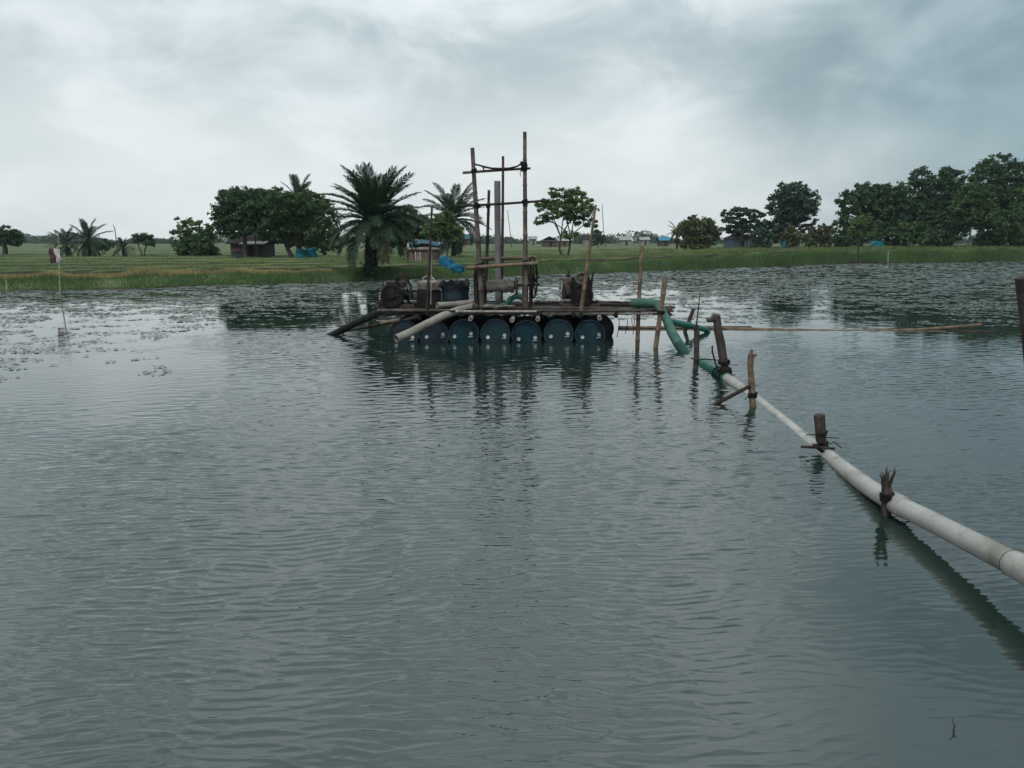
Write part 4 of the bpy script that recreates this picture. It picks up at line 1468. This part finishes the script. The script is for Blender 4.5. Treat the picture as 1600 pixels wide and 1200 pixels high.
# engines
def engine(x, dist, label, s=1.0, flip=1, hood=False):
    base = P(x, 482, dist)
    base.z = .622
    root = thing('diesel_engine', base, label, 'engine', 'diesel engines on the raft')
    B = lambda dx_, dy_, dz_: base + Vector((dx_ * flip, dy_, dz_)) * s

    def part(name, m_, bev=0.0, smooth=True):
        def fin(mb):
            return mb.build(name, m_, root, smooth=smooth, bevel=bev)
        return fin
    for dy_ in (-.14, .14):
        mb = MB()
        mb.box(B(0, dy_, .035), (.78 * s, .07 * s, .07 * s))
        part('skid', 'old_wood', .006, False)(mb)
    mb = MB()
    mb.box(B(0, 0, .20), (.30 * s, .24 * s, .26 * s))
    mb.box(B(-.02, 0, .345), (.22 * s, .20 * s, .05 * s))
    part('crankcase', 'iron_dark', .02, False)(mb)
    mb = MB()
    for q in range(6):
        mb.lathe(B(.15 + q * .022, 0, .24), (flip, 0, 0), [(0, .10 * s), (.012 * s, .10 * s), (.013 * s, .08 * s), (.021 * s, .08 * s)], 14)
    part('cylinder', 'iron_dark')(mb)
    mb = MB()
    mb.box(B(.31, 0, .24), (.06 * s, .19 * s, .19 * s))
    part('cylinder_head', 'iron_rust', .012, False)(mb)
    mb = MB()
    c = B(-.03, -.16, .235)
    mb.lathe(c, (0, -1, 0), [(0, .215 * s), (.01 * s, .225 * s), (.045 * s, .225 * s), (.055 * s, .215 * s), (.055 * s, .18 * s), (.03 * s, .17 * s), (.03 * s, .06 * s), (.075 * s, .055 * s), (.075 * s, 0)], 26)
    fw = part('flywheel', 'iron_dark')(mb)
    mb = MB()
    for q in range(5):
        an = q / 5 * 6.283
        mb.beam(c + Vector((math.cos(an) * .06, -.036, math.sin(an) * .06)) * s, c + Vector((math.cos(an) * .172, -.036, math.sin(an) * .172)) * s, .03 * s, .02 * s)
    mb.build('spoke', 'iron_rust', fw, smooth=False)
    mb = MB()
    mb.box(B(-.04, .03, .43), (.26 * s, .17 * s, .13 * s), taper=.9)
    part('water_hopper', 'iron_dark', .02, False)(mb)
    mb = MB()
    mb.lathe(B(.16, .02, .44), (0, 1, 0), [(-.11 * s, .05 * s), (-.10 * s, .065 * s), (.10 * s, .065 * s), (.11 * s, .05 * s)], 16)
    part('fuel_tank', 'iron_rust')(mb)
    mb = MB()
    mb.tube([B(.30, .02, .33), B(.31, .02, .42), B(.25, .02, .50)], .022 * s, 8)
    mb.lathe(B(.25, .02, .50), (-.25 * flip, 0, 1), [(0, .02 * s), (.01 * s, .045 * s), (.13 * s, .045 * s), (.14 * s, .02 * s), (.19 * s, .02 * s)], 12)
    part('muffler', 'iron_rust')(mb)
    mb = MB()
    mb.lathe(B(.05, -.02, .50), (0, 0, 1), [(0, .03 * s), (.01 * s, .055 * s), (.08 * s, .055 * s), (.10 * s, .03 * s)], 12)
    part('air_cleaner', 'iron_dark')(mb)
    mb = MB()
    mb.tube([B(-.16, -.1, .30), B(-.22, -.12, .40), B(-.20, -.12, .52)], [.014 * s, .012 * s, .010 * s], 6)
    part('lever', 'iron_rust')(mb)
    for q in range(9):
        mb = MB()
        p_ = B(rnd(-.25, .3), rnd(-.2, .12), rnd(.12, .4))
        q_ = B(rnd(-.3, .35), rnd(-.22, .1), rnd(.2, .55))
        md_ = (p_ + q_) / 2 + Vector((rnd(-.1, .1), -.06, rnd(.02, .14))) * s
        mb.tube([p_, p_.lerp(md_, .6) + Vector((0, 0, .02)), md_, md_.lerp(q_, .5) + Vector((0, 0, .02)), q_], rnd(.007, .015) * s, 6)
        mb.build('fuel_line' if q % 2 else 'control_rod', 'rubber' if q % 2 else 'iron_rust', root)
    return root, base, B


e1, eb, EB = engine(618, 15.05, 'dark diesel engine with round flywheel at the left end of the raft', 1.0, 1)
# pump end and suction pipe of the left engine
mb = MB()
q0, q1 = P(590, 489, 14.9), G(520, 523)
q1b = q1 + (q1 - q0).normalized() * .5
mb.tube([P(606, 482, 15.0), P(598, 485, 14.9), q0, q0.lerp(q1, .5) + Vector((0, 0, .012)), q1, q1b], [.085, .08, .075, .072, .07, .07], 14)
o = mb.build('suction_pipe', 'rubber', origin=q0)
tag(o, 'thick black suction pipe slanting from the left engine into the water', 'pipe')
pu = MB()
pc = P(600, 483, 14.95)
pu.lathe(pc + Vector((0, .1, .05)), (0, -1, 0), [(0, .05), (.01, .14), (.05, .165), (.13, .165), (.17, .13), (.18, .05)], 20)
pu.tube([pc + Vector((0, 0, .16)), pc + Vector((-.02, 0, .28)), pc + Vector((.06, .02, .34))], [.06, .055, .055], 10)
pu.box(pc + Vector((0, .02, -.09)), (.3, .25, .08))
tag(pu.build('water_pump', 'iron_dark', origin=pc + Vector((0, 0, -.13))), 'dark snail-shaped water pump left of the left engine', 'pump')
mb = MB()
mb.bamboo(G(526, 519), P(650, 496, 14.4), .034, .030, bend=.006)
o = tag(mb.build('support_pole', 'bamboo_dark', origin=P(590, 508, 14.2)), 'dark bamboo pole under the black suction pipe', 'pole')
mb = MB()
mb.bamboo(P(594, 505, 14.32), P(624, 500, 14.42), .032, .032, bend=.004)
tag(mb.build('short_pole', 'bamboo_tan', origin=P(608, 503, 14.35)), 'short tan bamboo piece lying at the left corner of the raft', 'pole')
# drive unit with open brown top between engine and tub
b = P(671, 482, 15.15)
b.z = .622
gb = thing('gear_box', b, 'box-shaped machine with brown tank top between left engine and blue tub', 'machine')
mb = MB()
mb.box(b + Vector((0, 0, .16)), (.46, .34, .32))
mb.build('housing', 'iron_dark', gb, smooth=False, bevel=.015)
mb = MB()
mb.box(b + Vector((0, 0, .40)), (.44, .34, .15))
mb.build('tank', 'tank_brown', gb, smooth=False, bevel=.03)
mb = MB()
mb.box(b + Vector((.02, 0, .49)), (.30, .24, .03))
mb.tube([b + Vector((-.12, 0, .47)), b + Vector((-.12, 0, .55)), b + Vector((-.04, 0, .60)), b + Vector((.08, 0, .56)), b + Vector((.12, 0, .5))], .018, 7)
mb.build('lid', 'bamboo_pale', gb, smooth=False, bevel=.01)
mb = MB()
mb.torus(b + Vector((-.30, -.06, .18)), (.25, 1, 0), .13, .022, 22, 6)
mb.build('pulley', 'iron_dark', gb)
mb = MB()
mb.beam(b + Vector((-.02, -.19, .34)), b + Vector((.26, -.19, .37)), .06, .03)
mb.build('guard_bar', 'tank_brown', gb, smooth=False)
# blue tub cut from a drum, with black plastic over its rim
b = P(712, 482, 15.1)
b.z = .622
tb = thing('blue_tub', b, 'dark blue cut drum tub with black plastic over its rim', 'tub')
mb = MB()
mb.lathe(b, (0, 0, 1), [(0, .24), (.01, .255), (.15, .262), (.17, .268), (.19, .262), (.40, .262), (.43, .268), (.43, .255), (.05, .24), (.05, 0)], 26)
mb.build('shell', 'drum_blue_dark', tb)
mb = MB()
nu = 40
for j, (rr_, zz_) in enumerate(((.12, .44), (.22, .47), (.272, .46), (.285, .42), (.29, .37))):
    for i in range(nu):
        an = i / nu * 6.283
        k_ = mnoise.noise((math.cos(an) * 2.3, math.sin(an) * 2.3, j * .35))
        mb.v.append(b + Vector((math.cos(an) * (rr_ + .03 * k_), math.sin(an) * (rr_ + .03 * k_), zz_ + (.10 if j < 3 else .12) * k_ + (.03 if j == 1 else 0))))
for j in range(4):
    for i in range(nu):
        mb.f.append((j * nu + i, j * nu + (i + 1) % nu, (j + 1) * nu + (i + 1) % nu, (j + 1) * nu + i))
mb.build('plastic_sheet', 'cloth_black', tb)
# right engine, with sheet hopper
e2, eb2, EB2 = engine(905, 15.15, 'upright dark diesel engine with round pulley on the right half of the raft', 1.0, -1)
hp = MB()
c = eb2
q = [(-.34, -.12, .56), (-.20, -.12, .58), (-.20, .12, .58), (-.34, .12, .56), (-.25, -.08, .22), (-.16, -.08, .20), (-.16, .08, .20), (-.25, .08, .22)]
hp.v = [c + Vector(p) for p in q]
hp.f = [(0, 1, 2, 3), (7, 6, 5, 4), (0, 4, 5, 1), (1, 5, 6, 2), (2, 6, 7, 3), (3, 7, 4, 0)]
hp.build('sheet_hopper', 'tank_brown', e2, smooth=False, bevel=.008)
mb = MB()
mb.box(c + Vector((.02, .02, .47)), (.36, .26, .24))
mb.build('cowl', 'iron_dark', e2, smooth=False, bevel=.03)
mb = MB()
mb.torus(c + Vector((.02, -.13, .56)), (0, 1, 0), .105, .026, 24, 8)
mb.lathe(c + Vector((.02, -.10, .56)), (0, -1, 0), [(0, .10), (.02, .10), (.025, .03), (.05, .03)], 18)
mb.build('pulley', 'tank_brown', e2)
mb = MB()
mb.tube([c + Vector((.19, -.05, .10)), c + Vector((.22, -.05, .40)), c + Vector((.24, -.05, .58)), c + Vector((.27, -.05, .68))], [.03, .026, .02, .012], 7)
mb.build('side_lever', 'iron_dark', e2)
mb = MB()
mb.tube([c + Vector((.16, -.08, .16)), c + Vector((.25, -.08, .10)), c + Vector((.32, -.08, .09)), c + Vector((.35, -.08, .13))], [.03, .03, .028, .03], 8)
mb.build('outlet_elbow', 'iron_dark', e2)

# loose PVC pipes on the left of the deck
mb = MB()
pts = [P(x, y, d) for x, y, d in ((619, 529, 13.75), (640, 520, 13.95), (665, 507, 14.15), (690, 494.5, 14.35), (715, 485, 14.6), (745, 478, 14.9))]
mb.pipe(pts, .074, 18, .008)
tag(mb.build('pvc_pipe', 'pvc_dirty', origin=pts[2]), 'long dirty white pipe bending off the raft with its open end over the water', 'pipe')
mb = MB()
pts = [P(683, 487, 14.55), P(710, 480, 14.75), P(748, 471, 15.1)]
for p in pts:
    p.z = max(p.z, .70)
mb.pipe(pts, .058, 16, .007)
tag(mb.build('pvc_pipe', 'pvc_dirty', origin=pts[1]), 'shorter white pipe lying behind the long one on the raft', 'pipe')
mb = MB()
pts = [P(800, 474, 15.3), P(820, 472, 15.35)]
mb.pipe(pts, .05, 14, .007)
tag(mb.build('pvc_pipe', 'pvc', origin=pts[0]), 'short white pipe piece behind the green hose loop', 'pipe')

# green hoses
mb = MB()
pts = [P(x, y, 15.05) for x, y in ((789, 483), (792, 475), (798, 467), (806, 462.5), (814, 463.5), (820, 470), (824, 479))]
mb.tube(pts, .052, 12)
tag(mb.build('green_hose', 'hose_green', origin=pts[0]), 'green hose arching over the deck under the winch', 'hose')
hp_ = [P(986, 481, 14.65), P(995, 479, 14.6), P(1010, 479.5, 14.5), P(1026, 483, 14.35), P(1036, 490, 14.15), P(1042, 500, 13.9), P(1050, 520, 13.5), P(1060, 537, 13.2), G(1069, 550)]
d = (hp_[-1] - hp_[-2]).normalized()
hp_.append(hp_[-1] + d * .5)
for i, p in enumerate(hp_[:4]):
    p.z = max(p.z, .74)
mb = MB()
mb.tube(hp_, [.085, .092, .094, .086, .078, .082, .086, .088, .088, .088], 16)
hs = tag(mb.build('discharge_hose', 'hose_grey_green', origin=hp_[3]), 'thick grey-green hose leaving the raft and dipping into the water', 'hose')
mb = MB()
pts = [P(1046, 502, 14.9), P(1058, 505, 15.2), P(1075, 508, 15.6), P(1090, 512, 15.9), P(1103, 515, 16.1), P(1112, 518, 16.2)]
pts[-1].z = -.12
mb.tube(pts, [.062, .07, .066, .06, .06, .05], 12)
tag(mb.build('green_hose', 'hose_green', origin=pts[2]), 'bright green hose behind the discharge hose, trailing onto the floating bamboo', 'hose')
# blue rag tied to the crossbar
c0 = P(727, 419, 14.64)
rag = cloth('blue_rag', (P(689, 398, 14.75), c0, P(719, 427, 14.55), P(683, 414, 14.62)), 22, 14, .055, 'cloth_blue', 'crumpled bright blue plastic sheet tied to the tower crossbar', 'plastic sheet', 9, freq=3.2)

# ------------------------------------------------------------------ stakes, floating bamboo and the delivery pipe
SG = 'stakes in the pond right of the raft'


def stake(name, x0, y0, x1, y1, r0, r1, m_, label, style='bamboo', lash=None, zb=None, group=SG, Y=None):
    b = G(x0, y0)
    t = P(x1, y1, Y or b.y)
    root = thing(name, b, label, 'stake', group)
    dwn = (b - t).normalized() * .7
    mb = MB()
    if style == 'bamboo':
        mb.bamboo(b + dwn, t, r0, r1, seg=.32, bend=.006)
    else:
        n_ = 9
        pts, rad = [], []
        for i in range(n_ + 1):
            q = i / n_
            pts.append((b + dwn).lerp(t, q) + Vector((rnd(-.012, .012), rnd(-.012, .012), 0)))
            rad.append((r0 + (r1 - r0) * q) * rnd(.9, 1.1))
        mb.tube(pts, rad, 9)
    if style == 'split':
        for i in range(15):
            a = rnd(0, 6.28)
            rr_ = r1 * rnd(.2, .95)
            c = t + Vector((math.cos(a) * rr_, math.sin(a) * rr_, -.04))
            mb.tube([c, c + Vector((math.cos(a) * .02, math.sin(a) * .02, rnd(.05, .10))), c + Vector((math.cos(a) * rnd(.02, .06), math.sin(a) * .04, rnd(.08, .17)))], [r1 * .26, r1 * .2, r1 * .05], 4)
    if style == 'knob':
        mb.tube([t + Vector((.05, 0, .005)), t + Vector((-.03, 0, 0)), t + Vector((-.09, 0, -.03)), t + Vector((-.13, 0, -.035))], [r1 * .9, r1 * 1.1, r1 * .55, r1 * .35], 7)
    if style == 'notch':
        mb.box(t + Vector((.015, 0, .02)), (.03, .03, .06))
        mb.box(t + Vector((.05, 0, -.015)), (.05, .03, .03))
    mb.build('shaft', m_, root)
    for (lx, ly, R_, tn) in (lash or ()):
        mb = MB()
        q = P(lx, ly, b.y)
        mb.coil(q, (t - b) + Vector((.1, 0, 0)) * (t - b).length, R_, tn, .008)
        for e_ in range(2):
            e0 = q + Vector((R_ * rnd(-1, 1), -R_, 0))
            mb.tube([e0, e0 + Vector((rnd(-.08, .08), -.02, rnd(-.03, .05))), e0 + Vector((rnd(-.16, .16), -.02, rnd(-.12, .02)))], .005, 5)
        mb.build('lashing', 'rope_dark', root)
    return root, b, t


stake('bamboo_stake', 997, 532, 1003, 384, .045, .038, 'bamboo_tan', 'tall upright bamboo stake at the right end of the raft deck', Y=None)
stake('bamboo_stake', 1024.5, 544, 1040, 432, .047, .043, 'bamboo_tan', 'leaning bamboo stake against the discharge hose', lash=[(1033, 488, .06, 4)])
stake('short_stake', 1070, 518, 1084, 482, .045, .04, 'bamboo_dark', 'short slanting stake behind the bright green hose')
rt, b, t = stake('old_stake', 1087, 576, 1089, 508, .038, .042, 'old_wood', 'dark old stake with a thin stick tied on top, beside the discharge hose', 'wood')
mb = MB()
mb.bamboo(P(1087.5, 516, b.y - .04), P(1094, 457, b.y - .02), .014, .006)
mb.build('thin_stick', 'bamboo_dark', rt)
mb = MB()
mb.tube([P(1079, 559, b.y - .05), P(1087, 563, b.y - .06), P(1100, 561, b.y - .1), P(1128, 563, b.y - .5)], .010, 5)
mb.build('tie_line', 'rope_dark', rt)
rt, b, t = stake('old_stake', 1136, 592, 1119, 497, .072, .052, 'old_wood', 'thick leaning old stake with knobbed top where the pipe meets the green hose', 'knob', lash=[(1131, 566, .08, 3), (1133, 580, .085, 5)])
mb = MB()
mb.tube([P(1113, 540, b.y - .06), P(1113, 550, b.y - .08), P(1116, 560, b.y - .08), P(1118, 568, b.y - .07), P(1122, 580, b.y - .08)], .012, 6)
mb.build('rope_loop', 'rope_dark', rt)
rt, b, t = stake('bamboo_stake', 1177, 636, 1172, 553, .040, .036, 'bamboo_tan', 'tan bamboo stake with a slanting brace beside the delivery pipe', 'notch', lash=[(1176, 617, .047, 4)])
mb = MB()
g = G(1120, 631)
g2 = P(1172, 603, b.y - .03)
mb.bamboo(g + (g - g2).normalized() * .3, g2, .026, .022)
mb.build('brace', 'bamboo_dark', rt)
rt, b, t = stake('old_stake', 1288, 706, 1279, 648, .040, .046, 'old_wood', 'short stake with black bands where a stick crosses the delivery pipe', 'wood', lash=[(1283.5, 676, .046, 2), (1286, 692, .046, 1.5)])
mb = MB()
mb.bamboo(P(1252, 698, b.y - .10), P(1304, 701, b.y - .12), .014, .012)
mb.build('cross_stick', 'bamboo_dark', rt)
mb = MB()
for q in range(3):
    mb.tube([P(1270 + q * 3, 694, b.y - .12), P(1275 + q * 3, 700, b.y - .16), P(1283 + q * 3, 706, b.y - .14), P(1296 + q * 2, 711, b.y - .12)], .008, 5)
mb.build('binding', 'rope_dark', rt)
rt, b, t = stake('split_stake', 1387, 806, 1384.5, 752, .034, .034, 'old_wood', 'splintered stake top standing in front of the delivery pipe', 'split', lash=[(1386, 776, .040, 4)])
mb = MB()
mb.tube([P(1393, 776, b.y - .02), P(1403, 778, b.y + .08), P(1412, 784, b.y + .1), P(1426, 789, b.y + .05)], [.009, .008, .008, .006], 6)
mb.tube([P(1394, 771, b.y), P(1402, 777, b.y + .05), P(1412, 783, b.y + .08)], .008, 5)
mb.build('binding', 'rope_dark', rt)
# dark post cut by the right edge
pb = P(1612, 620, 5.2)
po = MB()
tt = P(1602, 433, 2.4)
bt = P(1625, 640, 2.4)
bt2 = bt + (bt - tt).normalized() * ((bt.z + .4) / max(.05, (tt - bt).normalized().z))
po.tube([bt2, bt.lerp(tt, .5), tt + Vector((0, 0, 0))], [.030, .029, .028], 12)
o = po.build('dark_post', 'old_wood', origin=bt2)
tag(o, 'dark leaning post cut by the right edge of the picture', 'post')

# bamboo floating on the water behind
for (pts, r_, m_, lab) in (
        (((966, 513), (1100, 513), (1240, 515.5), (1330, 516), (1430, 515.5), (1500, 513.5), (1532, 512)), .032, 'bamboo_tan', 'very long bamboo floating on the water right of the raft'),
        (((1090, 510.5), (1130, 511), (1174, 511)), .016, 'bamboo_dark', 'short thin stick floating behind the very long bamboo'),
        (((1478, 517), (1510, 519), (1556, 519)), .022, 'bamboo_dark', 'dark stick floating at the far tip of the very long bamboo')):
    wp_ = [G(x, y) for x, y in pts]
    hz = {966: .02, 1100: .015, 1240: -.010, 1330: -.022, 1430: .0, 1500: .045, 1532: .07}
    mb = MB()
    q, rd = [], []
    for i in range(len(wp_) - 1):
        for k_ in range(6):
            t_ = k_ / 6
            p = wp_[i].lerp(wp_[i + 1], t_)
            z0, z1 = hz.get(pts[i][0], 0.005), hz.get(pts[i + 1][0], 0.005)
            p.z = z0 + (z1 - z0) * t_
            q.append(p)
            rd.append(r_ * (1.15 if k_ % 3 == 0 else 1.0))
    e = wp_[-1].copy()
    e.z = hz.get(pts[-1][0], .005)
    q.append(e)
    rd.append(r_)
    mb.tube(q, rd, 8)
    tag(mb.build('floating_bamboo' if r_ > .03 else 'floating_stick', m_, origin=q[0]), lab, 'bamboo' if r_ > .03 else 'stick')

# the delivery pipe
pw = [(1136, 591, .030), (1158, 607, .0), (1182, 625, -.030), (1225, 660, -.038), (1274, 700, -.030), (1292, 712, -.012), (1335, 745, .035), (1385, 779, .085), (1450, 812, .125), (1520, 848, .165), (1590, 884, .205), (1680, 932, .25), (1850, 1025, .31)]
pp = [G(x, y, z) for x, y, z in pw]
dp = thing('delivery_pipe', pp[7], 'long white plastic pipe held on stakes, running from the raft to the right foreground', 'pipe')
mb = MB()
fine = []
for i in range(len(pp) - 1):
    p0, p1, p2, p3 = pp[max(i - 1, 0)], pp[i], pp[i + 1], pp[min(i + 2, len(pp) - 1)]
    for k_ in range(5):
        t_ = k_ / 5
        fine.append(0.5 * ((2 * p1) + (p2 - p0) * t_ + (2 * p0 - 5 * p1 + 4 * p2 - p3) * t_ * t_ + (3 * p1 - p0 - 3 * p2 + p3) * t_ ** 3))
fine.append(pp[-1])
PR = .066
mb.tube(fine, PR, 22)
pipe_o = mb.build('pipe', 'pvc', dp)
# joint sleeve and black ring at the right edge
j = G(1584, 881, .202)
dj = (G(1680, 932, .25) - j).normalized()
mb = MB()
mb.lathe(j, dj, [(0, PR), (.0, PR + .008), (.5, PR + .008), (.5, PR)], 24)
mb.build('socket', 'pvc', dp)
mb = MB()
mb.torus(j - dj * .004, dj, PR + .003, .006, 28, 6)
mb.build('seal_ring', 'rubber', dp)
j2 = G(1396, 784.5, .092)
dj2 = (G(1450, 812, .125) - j2).normalized()
mb = MB()
mb.lathe(j2, dj2, [(0, PR), (.0, PR + .009), (.16, PR + .009), (.16, PR)], 24)
mb.build('socket', 'pvc', dp)
# green sleeve on its far end
ga = [G(1136, 591, .030), G(1129, 586, .03), G(1115, 577, .02), G(1102, 570, .01), G(1094, 566, -.02), G(1086, 562, -.18)]
mb = MB()
mb.tube(ga, [.075, .085, .092, .098, .098, .09], 16)
o = tag(mb.build('green_sleeve_hose', 'hose_green', origin=ga[2]), 'dark green hose pulled over the far end of the delivery pipe', 'hose')
mb = MB()
for q_ in (.15, .35, .55):
    c = ga[0].lerp(ga[2], q_)
    mb.coil(c, ga[0] - ga[2], .096, 3, .009)
o = tag(mb.build('hose_binding', 'rubber', origin=ga[1]), 'black rubber strips binding the green hose to the delivery pipe', 'binding')

# twigs and weeds at the near lower right
b = G(1489, 1142)
mb = MB()
mb.tube([b + Vector((0, 0, -.05)), b + Vector((.004, 0, .02)), b + Vector((-.003, .01, .05))], [.004, .003, .0015], 5)
mb.tube([b + Vector((.002, 0, .01)), b + Vector((.016, 0, .035))], [.0025, .001], 4)
tag(mb.build('twig', 'old_wood', origin=b), 'tiny twig poking out of the water at lower right', 'twig')

# ------------------------------------------------------------------ haze
hz = MB()
hz.box((60, 235, 7.0), (1500, 560, 16.6))
me_o = hz.build('haze', None, smooth=False)
me_o['kind'] = 'stuff'
tag(me_o, 'thin pale humid air over the pond and fields', 'haze')
hm = bpy.data.materials.new('haze')
hm.use_nodes = True
t = NT(hm.node_tree)
t.n.clear()
pv = t.node('ShaderNodeVolumePrincipled', {'Color': rgb(0.82, 0.92, 1.0), 'Density': 0.00022, 'Anisotropy': 0.2})
t.l.new(pv.outputs[0], t.node('ShaderNodeOutputMaterial').inputs['Volume'])
me_o.data.materials.append(hm)
